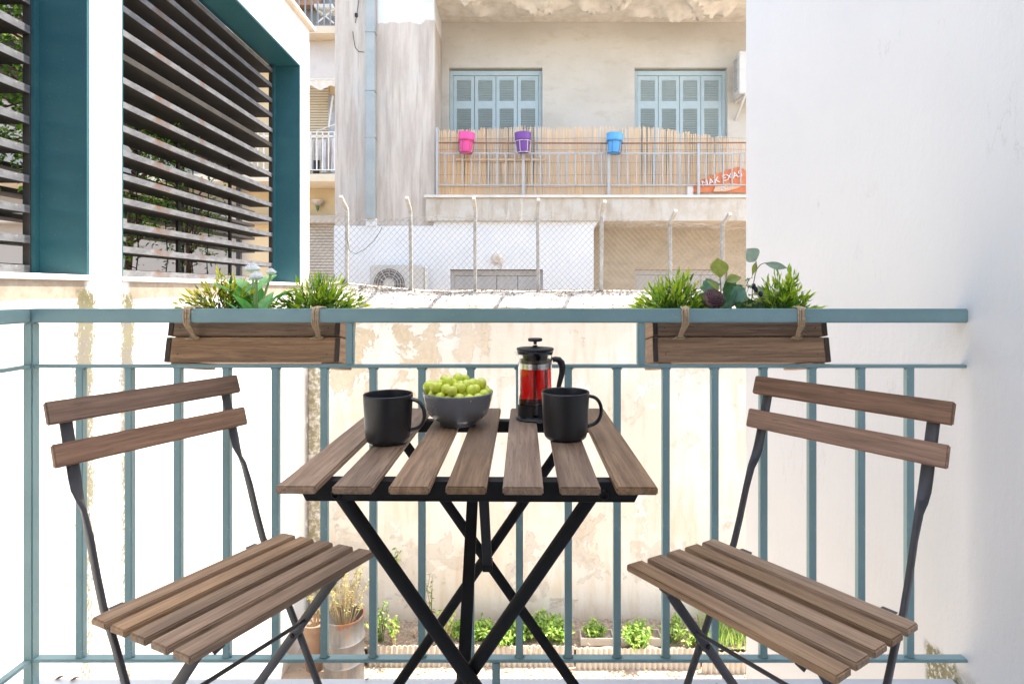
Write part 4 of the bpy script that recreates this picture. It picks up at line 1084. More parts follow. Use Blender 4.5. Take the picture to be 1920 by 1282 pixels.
# ================================================================== PLANTER BOXES ON THE RAILING
TW = paint("jute", (.74, .54, .34), (.56, .40, .245), .95, 110, .9, 420)
def planter(pxl, pxr, label):
    yb, yt = 1.4215, 1.4445; zb, zt = .801, .9295
    x0, x1 = PX(pxl, yt), PX(pxr, yt); W = x1 - x0; xc = (x0 + x1) / 2
    tilt = math.atan2(yt - yb, zt - zb)
    p = thing("planter_box", (xc, yb, zb), label, "planter", group="wooden planter boxes tied to the railing")
    T = Matrix.Rotation(-tilt, 4, 'X')          # local frame: x along the rail, y away from the camera, z up the front face
    H1 = .0625; gap = .0035; dep = .14; th = .011
    def pk(L, Wd, Th, x, y, z, ax, name="plank", mt=M_woodp):
        if ax == 'F': A = frame((1, 0, 0), (0, 0, 1), (0, -1, 0), (x, y, z))
        elif ax == 'S': A = frame((0, 1, 0), (0, 0, 1), (1, 0, 0), (x, y, z))
        else: A = frame((1, 0, 0), (0, 1, 0), (0, 0, 1), (x, y, z))
        return link(name, plank_mesh(L, Wd, Th, mt, .0012), p, T @ A)
    for k in range(2):
        zc = H1 / 2 + k * (H1 + gap)
        inw = W - 2 * .0125 - (.004 if k else 0)
        pk(inw, H1, th, 0, th / 2 + .0005, zc, 'F')
        pk(inw, H1, th, 0, dep - th / 2, zc, 'F')
        for s in (-1, 1):
            o = pk(dep, H1, .0115, s * (W / 2 - .006 - (.002 if k else 0)), dep / 2, zc, 'S')
            e = MB().box(-.0058, .0058, -.0008, .0, -H1 / 2 + .001, H1 / 2 - .001)
            link("end_grain", e.mesh("end_grain", M_wend), p, T @ Matrix.Translation((s * (W / 2 - .006 - (.002 if k else 0)), 0, zc)))
    for s in (-1, 1): pk(dep + .02, .030, .012, s * (W / 2 - .045), dep / 2 + .01, -.007, 'B2' if 0 else 'S2', "foot") if 0 else link("foot", plank_mesh(dep + .015, .034, .013, M_woodp, .0012), p, T @ frame((0, 1, 0), (-1, 0, 0), (0, 0, 1), (s * (W / 2 - .030), dep / 2 + .012, -.0072)))
    link("base_board", plank_mesh(W - .026, dep - 2 * th - .004, .008, M_woodp, .0012), p, T @ frame((1, 0, 0), (0, 1, 0), (0, 0, 1), (0, dep / 2, .006)))
    link("soil", MB().box(-W / 2 + .014, W / 2 - .014, th + .003, dep - th - .003, .0105, .112).mesh("soil", M_soil), p, T)
    sc = MB()
    for s in (-1, 1):
        for k in range(2): sc.lathe([(0, -.0006), (.0016, -.0006), (.0016, 0)], 8, (s * (W / 2 - .032), 0, .02 + k * .066), axis='Y')
    link("screws", sc.mesh("screws", M_wend), p, T)
    return p, xc, W
pl1, xc1, wd1 = planter(318, 641, "wooden planter box holding white flowers on the left of the rail")
pl2, xc2, wd2 = planter(1221, 1549, "wooden planter box holding a dark purple flower on the right of the rail")
def twine(px, px2, label, seed):
    rg = random.Random(seed); m = MB(); x0 = PX(px, 1.38); x1 = PX(px2, 1.42)
    p = thing("twine_tie", (x0, 1.40, .93), label, "twine", group="jute twine ties holding the planters")
    for k in range(4):
        o = (k - 1.5) * .0046; w = rg.uniform(-.0010, .0010); r_ = rg.uniform(.0019, .0023)
        pts = [(x0 + o * .6 + .010, 1.436, .905), (x0 + o * .7 + .008, 1.432, .934), (x0 + o * .8 + .006, 1.424, .9385), (x0 + o + .002, 1.405, .9392 + rg.uniform(0, .002)), (x0 + o, 1.3865, .9385), (x0 + o + w, 1.3825, .932),
               (x0 + o + w, 1.3822, .917), (x0 + o, 1.3826, .902), (x0 + o * .9 + (x1 - x0) * .25, 1.389, .893), (x0 + o * .6 + (x1 - x0) * .65, 1.412, .876), (x1 + o * .5, 1.424, .864), (x1 + o * .3, 1.428, .860)]
        m.tube(pts, r_, 6)
    for k in range(5):
        a = k * 1.2; m.tube([(x1 + .012 * math.cos(a + i * .9), 1.4245 + .002 * math.sin(i), .862 + .0035 * math.sin(a + i * .9)) for i in range(5)], .0017, 5)
    m.tube([(x1 - .004, 1.4235, .862), (x1 - .015, 1.421, .8605), (x1 - .019, 1.421, .859)], .0017, 5)
    for k in range(26):     # loose fibres
        zz = rg.uniform(.865, .94); xx = x0 + rg.uniform(-.008, .010) + (x1 - x0) * max(0, (.90 - zz) / .04); yy = 1.381 if zz > .9 else 1.381 + (.90 - zz) * 1.0
        m.tube([(xx, yy, zz), (xx + rg.gauss(0, .004), yy - .002, zz + rg.gauss(0, .004)), (xx + rg.gauss(0, .008), yy - .003, zz + rg.gauss(0, .007))], .00025, 3)
    m.make("strands", TW, p, smooth=True, angle=180)
twine(349, 362, "jute twine at the left end of the white flower planter", 1)
twine(590, 596, "jute twine at the right end of the white flower planter", 2)
twine(1286, 1276, "jute twine at the left end of the purple flower planter", 3)
twine(1504, 1497, "jute twine at the right end of the purple flower planter", 4)

# ------------------------------------------------------------------ plants in the planters
YP = 1.51; ZP = .905
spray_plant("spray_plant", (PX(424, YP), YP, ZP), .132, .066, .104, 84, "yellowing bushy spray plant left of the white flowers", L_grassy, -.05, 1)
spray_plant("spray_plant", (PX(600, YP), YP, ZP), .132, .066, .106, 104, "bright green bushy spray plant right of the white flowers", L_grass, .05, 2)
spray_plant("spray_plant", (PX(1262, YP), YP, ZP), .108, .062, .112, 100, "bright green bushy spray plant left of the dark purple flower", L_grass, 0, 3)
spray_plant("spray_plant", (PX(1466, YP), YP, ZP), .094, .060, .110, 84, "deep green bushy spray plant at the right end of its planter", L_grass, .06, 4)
# white daisies with broad leaves
M_bl = leafmat("broad_leaf", ((0.122, 0.439, 0.073), (0.179, 0.535, 0.122)), .32, .42)
M_blb = leafmat("broad_leaf_pale", ((0.260, 0.617, 0.212), (0.325, 0.672, 0.292)), .32, .45)
YD = 1.49
wf = thing("white_flower_plant", (PX(484, YD), YD, ZP - .02), "white pompom daisies with broad green leaves in the left planter", "plant")
la, lb = wide_leaf_mesh("leaf", .122, .036, M_bl, .30, .25), wide_leaf_mesh("leaf", .100, .038, M_blb, .20, .3)
lc = wide_leaf_mesh("leaf", .098, .042, M_bl, .70, .25)
b = (PX(484, YD), YD - .01, ZP - .02)
for me, yaw, pit, rol, off in ((la, 190, 32, 0, (0, 0, .0)), (la, 176, 52, 10, (-.005, 0, .012)), (la, 128, 62, 0, (-.006, .005, .025)), (lb, 60, 70, 15, (.008, -.008, .01)), (lb, 40, 62, -10, (.016, -.014, .02)), (la, 352, 30, 0, (.01, -.005, .004)), (la, 14, 48, 0, (.012, 0, .01)),
                           (lc, 15, 42, 0, (.030, .004, .066)), (lc, 348, 60, 10, (.050, .0, .060)), (la, 165, 68, 0, (-.018, .002, .035)), (la, 120, 80, 0, (0, .01, .02)), (la, 250, 66, 0, (.004, -.01, .0)), (lb, 210, 60, 0, (-.012, -.01, .0))):
    put_leaf(me, wf, Vector(b) + Vector(off), yaw, pit, rol)
for k in range(3): put_leaf(lb, wf, (PX(455 + 14 * k, YD), YD, .955 + .012 * k), 200 - 60 * k, 40)
M_petal = paint("white_petal", (.90, .90, .89), (.85, .86, .86), .6)
M_stalk = paint("pale_stalk", (.26, .40, .15), (.32, .44, .20), .6)
def pompom(c_, r_):
    m = MB(); rg = random.Random(int(r_ * 1e5)); c_ = Vector(c_)
    m.lathe([(0, -r_ * .22), (r_ * .45, -r_ * .16), (r_ * .80, r_ * .02), (r_ * .80, r_ * .22), (r_ * .58, r_ * .46), (r_ * .25, r_ * .56), (0, r_ * .58)], 24, c_)
    for ring in range(10):
        f = ring / 9; n = int(7 + 34 * f)
        for k in range(n):
            a = 2 * math.pi * (k + ring * .37) / n + rg.uniform(-.06, .06)
            el = R(78 - 82 * f + rg.uniform(-8, 8)); rd = Vector((math.cos(a), math.sin(a), 0))
            d = rd * math.cos(el) + Vector((0, 0, math.sin(el)))
            p0 = c_ + rd * (r_ * .72 * f) + Vector((0, 0, r_ * (.54 - .40 * f * f)))
            m.leaf(p0, d, (0, 0, 1) if el < 1.2 else rd * -1, r_ * rg.uniform(.24, .36), r_ * .11, .1)
    m.make("flower_head", M_petal, wf)
for (px, py, yy, r_) in ((473, 507, 1.52, .0255), (481, 521, 1.46, .0215), (508, 512, 1.53, .0165)):
    q = Vector((PX(px, yy), yy, PZ(py, yy))); pompom(q, r_)
    MB().tube([(b[0] + (q.x - b[0]) * .1, YD, ZP - .02), Vector(b).lerp(q, .5) + Vector((0, 0, .005)), q - Vector((0, 0, .004)), q], [.0038, .0034, .0032, .005], 7).make("stem", M_stalk, wf, smooth=True)
# dark ranunculus with round leaves
M_pur = leafmat("purple_petal", ((.075, .018, .038), (.13, .035, .062)), .12, .5)
M_prim = leafmat("petal_rim", ((.22, .15, .10), (.20, .09, .10)), .12, .5)
M_purg = leafmat("green_tinged_petal", ((0.151, 0.072, 0.081), (0.263, 0.223, 0.132)), .12, .5)
YR = 1.462
rn = thing("purple_flower", (PX(1337, YR), YR, ZP - .01), "dark purple ranunculus bloom resting on the rim of its planter", "flower")
fc = Vector((PX(1337, YR), YR - .012, PZ(554, YR))); R0 = .0315
ax = Vector((.03, -.80, .60)).normalized()
tz = ax.to_track_quat('Z', 'Y').to_matrix().to_4x4(); tz.translation = fc
for ring in range(7):
    n = (3, 4, 5, 6, 6, 7, 7)[ring]; rr = R0 * (.16 + .125 * ring)
    for k in range(n):
        a0 = 2 * math.pi * k / n + ring * .7; m = MB(); V = []
        span = 2 * math.pi / n * 1.45
        for i in range(7):
            row = []
            for j in range(6):
                th = a0 + span * (i / 6 - .5); el = R(-62 + (122 + ring * -8.5) * j / 5)
                edge = 1 - .16 * (2 * abs(i / 6 - .5)) ** 2 * (j / 5)
                rad = rr * (1 + .05 * math.sin(i * 2 + k)) * (1.0 if j < 5 else .90)
                row.append(m.b.verts.new(tz @ Vector((rad * math.cos(el) * math.cos(th), rad * math.cos(el) * math.sin(th), rad * math.sin(el) * edge - R0 * .05 * ring + (R0 * .02 * (6 - ring))))))
            V.append(row)
        for i in range(6):
            for j in range(5): m.b.faces.new((V[i][j], V[i + 1][j], V[i + 1][j + 1], V[i][j + 1]))
        m.mi = 1; m.tube([V[i][5].co.copy() for i in range(7)], .00075, 4)
        m.make("petal", [M_purg if (ring >= 5 and k % 3 == 0) or ring == 0 else M_pur, M_prim], rn, smooth=True, angle=180)
MB().tube([fc - ax * .02, (PX(1337, YR), YR, ZP - .02)], .003, 7).make("stem", M_stem, rn)
# eucalyptus sprigs, ivy-like leaves, berries
M_eu = leafmat("round_leaf_olive", ((0.246, 0.304, 0.051), (0.319, 0.362, 0.072)), .38, .5)
M_eug = leafmat("round_leaf_grey", ((0.275, 0.392, 0.290), (0.348, 0.450, 0.348)), .3, .55)
M_iv = leafmat("scalloped_leaf", ((.13, .29, .19), (.17, .34, .24)), .25, .5)
M_dk = leafmat("dark_leaf", ((0.051, 0.145, 0.043), (0.072, 0.189, 0.072)), .25, .5)
eu = thing("foliage_sprig", (PX(1375, YP), YP, ZP - .02), "mixed sprig with large round olive leaves beside the purple flower", "plant")
rl_ = wide_leaf_mesh("leaf", .056, .050, M_eu, .10, .15, 10, 5, peak=.50, base=.03)
rl2 = wide_leaf_mesh("leaf", .042, .034, M_eu, .25, .2, 9, 4, peak=.45)
sc_ = wide_leaf_mesh("leaf", .056, .048, M_iv, .15, .25, 18, 5, peak=.6, base=.05, scallop=34)
dk_ = wide_leaf_mesh("leaf", .055, .036, M_dk, .3, .2, 9, 4, peak=.5)
def facing(me, px0, py0, px1, py1, y0, y1, parent, roll=0):
    """leaf from one photo-measured point to another, its face turned to the balcony"""
    a = Vector((PX(px0, y0), y0, PZ(py0, y0))); bq = Vector((PX(px1, y1), y1, PZ(py1, y1))); d = (bq - a).normalized()
    n = Vector((0, -1, .25)); n = (n - d * n.dot(d)).normalized(); x_ = d.cross(n)
    M = frame(x_, d, n, a) @ Matrix.Rotation(R(roll), 4, 'Y')
    return link("leaf", me, parent, WM[parent.name].inverted() @ M)
facing(rl_, 1350, 521, 1347, 484, 1.50, 1.505, eu, 0)
facing(rl2, 1362, 528, 1386, 517, 1.51, 1.50, eu, -35)
facing(rl2, 1347, 545, 1330, 522, 1.49, 1.50, eu, 40)
facing(sc_, 1368, 566, 1399, 540, 1.475, 1.47, eu, 10)
facing(sc_, 1352, 532, 1320, 541, 1.52, 1.52, eu, 0)
facing(dk_, 1355, 545, 1376, 530, 1.51, 1.51, eu, 10)
facing(dk_, 1358, 560, 1375, 538, 1.52, 1.53, eu, -20)
facing(dk_, 1352, 575, 1380, 556, 1.49, 1.48, eu, -20)
facing(sc_, 1365, 580, 1378, 560, 1.475, 1.47, eu, 60)
facing(dk_, 1385, 580, 1420, 568, 1.49, 1.48, eu, 20)
facing(dk_, 1400, 578, 1432, 574, 1.50, 1.49, eu, 0)
facing(dk_, 1372, 560, 1395, 530, 1.54, 1.54, eu, 0)
for k, (a_, b_, c_, d_) in enumerate(((1350, 584, 1338, 552), (1362, 584, 1366, 548), (1385, 584, 1392, 552), (1402, 584, 1408, 550), (1425, 584, 1440, 560), (1320, 584, 1306, 558), (1372, 585, 1352, 566), (1398, 585, 1424, 574))):
    facing(dk_ if k % 3 else rl2, a_, b_, c_, d_, 1.525 + .006 * (k % 4), 1.53, eu, (k * 37) % 60 - 30)
MB().tube([(PX(1349, 1.5), 1.5, PZ(585, 1.5)), (PX(1352, 1.5), 1.5, PZ(545, 1.5)), (PX(1350, 1.5), 1.5, PZ(520, 1.5))], .0012, 5).tube([(PX(1358, 1.51), 1.51, PZ(585, 1.51)), (PX(1356, 1.51), 1.51, PZ(550, 1.51)), (PX(1362, 1.51), 1.51, PZ(528, 1.51))], .001, 5).tube([(PX(1362, 1.475), 1.475, PZ(590, 1.475)), (PX(1368, 1.475), 1.475, PZ(566, 1.475))], .0012, 5).make("stems", M_stem, eu)
e2 = thing("eucalyptus_sprig", (PX(1412, YP), YP, ZP - .02), "tall eucalyptus sprig with grey-green leaves standing against the white wall", "plant")
gl = wide_leaf_mesh("leaf", .044, .048, M_eug, .12, .2, 10, 5, peak=.48, base=.03)
gl2 = wide_leaf_mesh("leaf", .060, .020, M_eug, .10, .35, 10, 4, peak=.5, base=.05)
gl3 = wide_leaf_mesh("leaf", .040, .014, M_eu, .05, .3, 9, 4, peak=.6)
facing(gl, 1417, 490, 1404, 469, 1.51, 1.50, e2, 0)
facing(gl2, 1433, 493, 1477, 503, 1.51, 1.49, e2, 25)
facing(gl3, 1410, 518, 1418, 490, 1.51, 1.51, e2, 0)
facing(gl2, 1420, 535, 1437, 556, 1.53, 1.53, e2, 0)
MB().tube([(PX(1408, 1.52), 1.52, PZ(585, 1.52)), (PX(1411, 1.52), 1.52, PZ(540, 1.52)), (PX(1416, 1.515), 1.515, PZ(515, 1.515)), (PX(1419, 1.51), 1.51, PZ(505, 1.51)), (PX(1426, 1.51), 1.51, PZ(496, 1.51)), (PX(1434, 1.51), 1.51, PZ(493, 1.51))], .0012, 5).tube([(PX(1418, 1.51), 1.51, PZ(507, 1.51)), (PX(1418, 1.51), 1.51, PZ(490, 1.51))], .001, 5).make("stem", M_stemd, e2)
be = thing("berry_sprig", (PX(1410, 1.48), 1.48, ZP - .02), "sprig of small green seed heads and dark blue berries in the right planter", "plant")
M_gb = paint("green_seed", (.22, .30, .07), (.30, .34, .10), .55); M_bb = paint("blue_berry", (.012, .014, .035), (.02, .022, .05), .35)
m = MB(); rg = random.Random(77)
for cpx, cpy in ((1400, 573), (1412, 552), (1424, 560), (1431, 556), (1418, 568), (1405, 536), (1436, 564), (1398, 560), (1404, 524)):
    q = Vector((PX(cpx, 1.475), 1.475, PZ(cpy, 1.475)))
    m.tube([q + Vector((-.004, .02, -.03)), q], .0008, 4)
    for k in range(9):
        e = q + Vector((rg.gauss(0, .005), rg.gauss(0, .004), rg.gauss(0, .004))); m.tube([q, e], .0005, 4)
        m.lathe([(0, -.0026), (.0018, -.0012), (.0020, .0006), (0, .0028)], 6, e)
m.make("seed_heads", M_gb, be, smooth=True, angle=180)
m = MB()
for cpx, cpy in ((1413, 537), (1417, 543), (1426, 551)):
    q = Vector((PX(cpx, 1.48), 1.48, PZ(cpy, 1.48))); m.lathe([(0, -.0085), (.0045, -.0065), (.0062, 0), (.0045, .0065), (0, .0085)], 12, q)
m.make("berries", M_bb, be, smooth=True, angle=180)

# ================================================================== TABLE
TC = Vector((-.068, 1.082, 0)); TR = R(-.7)
tbl = thing("folding_table", TC, "folding slatted wooden table with black metal legs between the two chairs", "table", TR)
SL, SW, ST = .545, .0585, .0115
for k in range(7):
    x_ = (k - 3) * .0817
    link("tabletop_slat", plank_mesh(SL, SW, ST, M_wood, .0022), tbl, frame((0, 1, 0), (-1, 0, 0), (0, 0, 1), (x_, random.uniform(-.0012, .0012), .70 - ST / 2 + random.uniform(-.0004, .0004))))
def tlocal(name, mb, mt, **k): return link(name, mb.mesh(name, mt, **k), tbl, Matrix())
zr = .70 - ST - .0005
for s, nm in ((-1, "front_rail"), (1, "rear_rail")):
    y_ = s * .212
    m = MB()
    m.prism([(-.268, zr), (.268, zr), (.252, zr - .031), (-.252, zr - .031)], y_ - .0015, y_ + .0015, 'Y')
    a, b_ = (y_, y_ + s * -.02) if s < 0 else (y_ - .02, y_)
    m.box(-.268, .268, min(y_, y_ - s * .022), max(y_, y_ - s * .022), zr - .003, zr)
    tlocal(nm, m, M_black, bevel=.0006)
    bo = MB()
    for x_ in (-.205, .205):
        bo.lathe([(0, s * .0078), (.005, s * .0070), (.0080, s * .0035), (.0085, s * .0015)], 16, (x_, y_, zr - .019), axis='Y')
    tlocal("bolt", bo, M_black, smooth=True, angle=180)
def flat_oval(w, t_, n=14):
    return [(w / 2 * math.cos(2 * math.pi * k / n) * (1.0), t_ / 2 * (abs(math.sin(2 * math.pi * k / n)) ** .6) * (1 if math.sin(2 * math.pi * k / n) >= 0 else -1)) for k in range(n)]
for s in (-1, 1):
    yb_ = s * .198 if s < 0 else .192
    for q, (xt, xb_) in enumerate(((-.203, .262), (.196, -.256))):
        y_ = yb_ + (q - .5) * .0155
        tlocal("leg", MB().sweep([(xt, y_, .668), (xb_, y_, .008)], flat_oval(.0228, .0115), (1, 0, 0)), M_black, smooth=True, angle=60)
        tlocal("foot_cap", MB().sweep([(xb_ + (xt - xb_) * .035, y_, .031), (xb_ - (xt - xb_) * .012, y_, 0)], flat_oval(.026, .015), (1, 0, 0)), M_blackp, smooth=True, angle=60)
    zc = .377
    tlocal("pivot", MB().lathe([(0, -.018), (.006, -.0175), (.008, -.015), (.008, .015), (.006, .0175), (0, .018)], 14, (.0, yb_, zc - .003), axis='Y'), M_black, smooth=True)
    tlocal("stay", MB().bar((-.013 if s < 0 else .004, yb_ + (.02 if s < 0 else -.02), zc - .012), (-.011 if s < 0 else .003, -.012 * -s * -1, .672), .0205, .0045, (1, 0, 0)).box(-.0235 if s < 0 else -.0068, -.0025 if s < 0 else .0148, yb_ + (.012 if s < 0 else -.030), yb_ + (.024 if s < 0 else -.012), zc - .014, zc + .010), M_black, bevel=.0006)

# ================================================================== CHAIRS
def chair(loc, rz, label):
    ch = thing("folding_chair", loc, label, "chair", rz, "slatted folding chairs at the table")
    Lc = .39; zr_, sl = .4218, .07; n = Vector((0, -sl, 1)).normalized(); fy = Vector((0, 1, sl)).normalized()
    for k in range(5):
        f = .0215 + .0592 * k; z_ = zr_ + sl * f
        c_ = Vector((0, f, z_)) - n * .0065
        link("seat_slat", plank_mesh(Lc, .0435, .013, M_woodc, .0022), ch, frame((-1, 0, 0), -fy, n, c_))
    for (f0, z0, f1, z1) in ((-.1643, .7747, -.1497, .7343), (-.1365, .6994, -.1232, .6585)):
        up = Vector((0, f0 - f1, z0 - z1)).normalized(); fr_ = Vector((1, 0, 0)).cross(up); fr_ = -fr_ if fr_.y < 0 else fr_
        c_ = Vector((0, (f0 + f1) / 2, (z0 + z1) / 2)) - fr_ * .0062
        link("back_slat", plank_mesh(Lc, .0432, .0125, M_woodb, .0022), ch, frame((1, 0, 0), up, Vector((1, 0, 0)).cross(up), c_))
    prof = [(-.177, .768), (-.168, .745), (-.153, .700), (-.140, .662), (-.130, .632), (-.122, .610), (-.110, .592), (-.096, .575), (-.075, .530), (-.050, .465), (-.028, .415), (.010, .362), (.046, .302), (.092, .232), (.150, .142), (.243, .0)]
    def cl(name, mb, mt=M_chairm, **k): return link(name, mb.mesh(name, mt, **k), ch, Matrix())
    for s in (-1, 1):
        pts = [(s * .163, f, z) for f, z in prof]
        sides, sects = [], []
        for i, (f, z) in enumerate(prof):
            k = max(0, min(1, (.618 - z) / .05)); a = k * math.pi / 2         # flat bar twisted a quarter turn below the backrest
            sides.append((math.cos(a), math.sin(a), 0)); w, t_ = .0208 - .0050 * k, .0045 + .0030 * k
            sects.append([(-w / 2, -t_ / 2), (w / 2, -t_ / 2), (w / 2, t_ / 2), (-w / 2, t_ / 2)])
        cl("upright", MB().sweep(pts, sects, sides), bevel=.0008, smooth=True, angle=50)
        x_ = s * .148
        cl("leg", MB().sweep([(x_, .232, .412), (x_, -.097, .0)], [(-.0035, -.010), (.0035, -.010), (.0035, .010), (-.0035, .010)], (1, 0, 0)), bevel=.0015, smooth=True, angle=50)
        cl("bolt", MB().tube([(x_ - s * .006, .0925, .2375), (x_ + s * .022, .0925, .2375)], .0055, 10), M_black, smooth=True, angle=50)
        # seat rail: an angle under the slats with a hooked tail behind and a lug in front
        x2 = s * .128; zz = lambda f: zr_ + sl * f - .0135
        m = MB()
        m.prism([(-.040, zz(-.040)), (.262, zz(.262)), (.262, zz(.262) - .012), (.240, zz(.24) - .030), (.205, zz(.205) - .013), (.0, zz(0) - .013), (-.028, zz(-.028) - .010)], x2 - .0015, x2 + .0015, 'X')
        a_, b_ = sorted((x2, x2 + s * .022))
        Mx = Matrix(); m.prism([(-.040, zz(-.04)), (.262, zz(.262)), (.262, zz(.262) - .002), (-.040, zz(-.04) - .002)], a_, b_, 'X')
        cl("seat_rail", m)
    cl("crossbar", MB().tube([(-.155, .128, .279), (.155, .128, .279)], .0042, 8), smooth=True, angle=50)
    cl("crossbar", MB().tube([(-.16, -.085, .014), (.16, -.085, .014)], .0042, 8), smooth=True, angle=50)
    return ch
ch1 = chair((-.632, 1.140, 0), R(61.24 - 180), "slatted folding chair on the left, nearer the planter of white flowers")
ch2 = copy_thing(ch1, (.5621, 1.1169, 0), R(125.286), "slatted folding chair on the right, beside the white wall", scale=(1.025, 1, 1))

# ================================================================== THINGS ON THE TABLE
TZ = .7003
def mug(x_, y_, label, rz):
    p = thing("mug", (x_, y_, TZ), label, "mug", rz, "matt black mugs on the table")
    prof = [(0, .0012), (.030, .0012), (.0325, 0), (.036, .0005), (.0395, .0045), (.0412, .012), (.0425, .030), (.0455, .0865), (.0455, .0882), (.0445, .0892), (.0432, .0885), (.0428, .0865), (.0402, .030), (.0385, .012), (.034, .0065), (0, .006)]
    link("cup", MB().lathe(prof, 64).mesh("cup", M_mug, smooth=True, angle=180), p, Matrix())
    pts = []
    for k in range(15):
        a = R(82 - 164 * k / 14); pts.append((.0405 + .0285 * (max(0, math.cos(a)) ** .72), 0, .0515 + .0275 * math.sin(a)))
    pts[0] = (.0425, 0, .0800); pts[-1] = (.0412, 0, .0215)
    se = [(.0062 * math.cos(2 * math.pi * k / 12), .0034 * math.sin(2 * math.pi * k / 12)) for k in range(12)]
    link("handle", MB().sweep(pts, se, (0, 1, 0)).mesh("handle", M_mug, smooth=True, angle=60), p, Matrix())
mug(-.237, 1.053, "matt black mug in front of the grape bowl", R(-6))
mug(.0945, 1.078, "matt black mug standing beside the glass press", R(4))
BX, BY = -.121, 1.192
bw = thing("bowl", (BX, BY, TZ), "grey ceramic bowl holding green grapes", "bowl")
prof = [(0, .003), (.030, .003), (.034, 0), (.038, .0005), (.0385, .006), (.050, .0125), (.060, .022), (.0665, .036), (.0725, .062), (.0738, .0675), (.0728, .0690), (.0715, .0680), (.0695, .060), (.0635, .036), (.057, .024), (.046, .016), (.03, .011), (0, .010)]
link("bowl_body", MB().lathe(prof, 72).mesh("bowl_body", M_bowl, smooth=True, angle=180), bw, Matrix())
# grapes: settled spheres
t = NT("grape_skin"); c = t.coord("Object")
n1 = t.noise(c, 90, 4, .6); n2 = t.noise(c, 420, 3, .6); r_ = t.rnd()
col = t.mix(t.step(n1, .35, .65), (.56, .68, .05), (.70, .74, .09))
col = t.mix(t.mul(r_, .5), col, (.68, .66, .14))
col = t.mix(t.step(n2, .70, .74), col, (.28, .24, .05))
M_grape = t.done(col, t.math('ADD', t.mul(n1, .2), .18), None, Subsurface_Weight=.7, Subsurface_Scale=.006, Coat_Weight=.25, Coat_Roughness=.25)
t.p.inputs["Subsurface Radius"].default_value = (1.0, .9, .25)
rg = random.Random(12); G = []
def bowl_r(z): return .030 + .042 * min(1, max(0, (z - .012) / .05)) ** .5
for k in range(100):
    r0 = rg.uniform(.0096, .0116)
    a, u = rg.uniform(0, 6.28), math.sqrt(rg.random())
    G.append([u * .055 * math.cos(a), u * .055 * math.sin(a), .045 + k * .0011, r0])
for it in range(420):
    for i, gi in enumerate(G):
        gi[2] -= .0009 * (1 if it < 330 else .2)
        if math.hypot(gi[0] + .012, gi[1]) > .02: gi[0] -= gi[0] * .003; gi[1] -= gi[1] * .003
    for _ in range(2):
        for i in range(len(G)):
            for j in range(i + 1, len(G)):
                A, B = G[i], G[j]; dx, dy, dz = B[0] - A[0], B[1] - A[1], B[2] - A[2]; mn = (A[3] + B[3]) * .97
                if abs(dx) > mn or abs(dy) > mn or abs(dz) > mn: continue
                d = math.sqrt(dx * dx + dy * dy + dz * dz) + 1e-9
                if d < mn:
                    s = (mn - d) / d * .5
                    A[0] -= dx * s; A[1] -= dy * s; A[2] -= dz * s; B[0] += dx * s; B[1] += dy * s; B[2] += dz * s
        for gi in G:
            if gi[2] < .036 + gi[3]: gi[2] = .036 + gi[3]
            rr = math.hypot(gi[0], gi[1]); lim = (bowl_r(min(gi[2], .066)) - gi[3] * .98) if gi[2] < .073 else .064
            if rr > lim: gi[0] *= lim / rr; gi[1] *= lim / rr
gp = thing("grapes", (BX, BY, TZ + .03), "bunch of green grapes heaped in the grey bowl", "grapes")
gm = MB(); bmesh.ops.create_uvsphere(gm.b, u_segments=20, v_segments=12, radius=1.0)
for v in gm.b.verts:
    if v.co.z > .93: v.co.z -= (v.co.z - .93) * 1.2
gm = gm.mesh("grape", M_grape, smooth=True, angle=180)
for gi in G:
    rot = Matrix.Rotation(rg.uniform(0, 6.28), 4, 'Z') @ Matrix.Rotation(rg.uniform(.4, 2.7), 4, 'X')
    link("grape", gm, gp, Matrix.Translation((gi[0], gi[1], gi[2] - .03)) @ rot @ Matrix.Diagonal((gi[3], gi[3], gi[3] * rg.uniform(1.02, 1.14), 1)))
m = MB()
tops = sorted(G, key=lambda q: -q[2])[:26]
for A, B in zip(tops[::2], tops[1::2]):
    m.tube([(A[0], A[1] + .004, A[2] - .034), ((A[0] + B[0]) / 2, (A[1] + B[1]) / 2, min(A[2], B[2]) - .036), (B[0], B[1], B[2] - .034)], .0011, 5)
m.tube([(.03, .012, .03), (.032, .012, .045), (.031, .011, .052), (.034, .011, .056)], .001, 5)
link("stalk", m.mesh("stalk", paint("grape_stalk", (.20, .17, .05), (.13, .09, .04), .7), smooth=True), gp, Matrix())

# glass coffee press with red tea
PXc, PYc = .0425, 1.242
fp = thing("glass_press", (PXc, PYc, TZ), "glass plunger press full of red tea with a black lid and handle", "tea press")
def fl_(name, mb, mt, **k): return link(name, mb.mesh(name, mt, **k), fp, Matrix())
t = NT("press_glass"); M_glass = t.done((.97, .985, .98), .0, None, Transmission_Weight=1.0, IOR=1.45)
t = NT("red_tea"); gsh = t.n("ShaderNodeBsdfGlass"); gsh.inputs["Color"].default_value = (.93, .20, .10, 1); gsh.inputs["IOR"].default_value = 1.33
va = t.n("ShaderNodeVolumeAbsorption"); va.inputs["Color"].default_value = (.80, .012, .010, 1); va.inputs["Density"].default_value = 80
gsh.inputs["Color"].default_value = (.98, .80, .76, 1); gsh.inputs["Roughness"].default_value = 0
t.t.links.new(gsh.outputs[0], t.out.inputs[0]); t.t.links.new(va.outputs[0], t.out.inputs[1]); M_tea = t.m
rgl = .0372
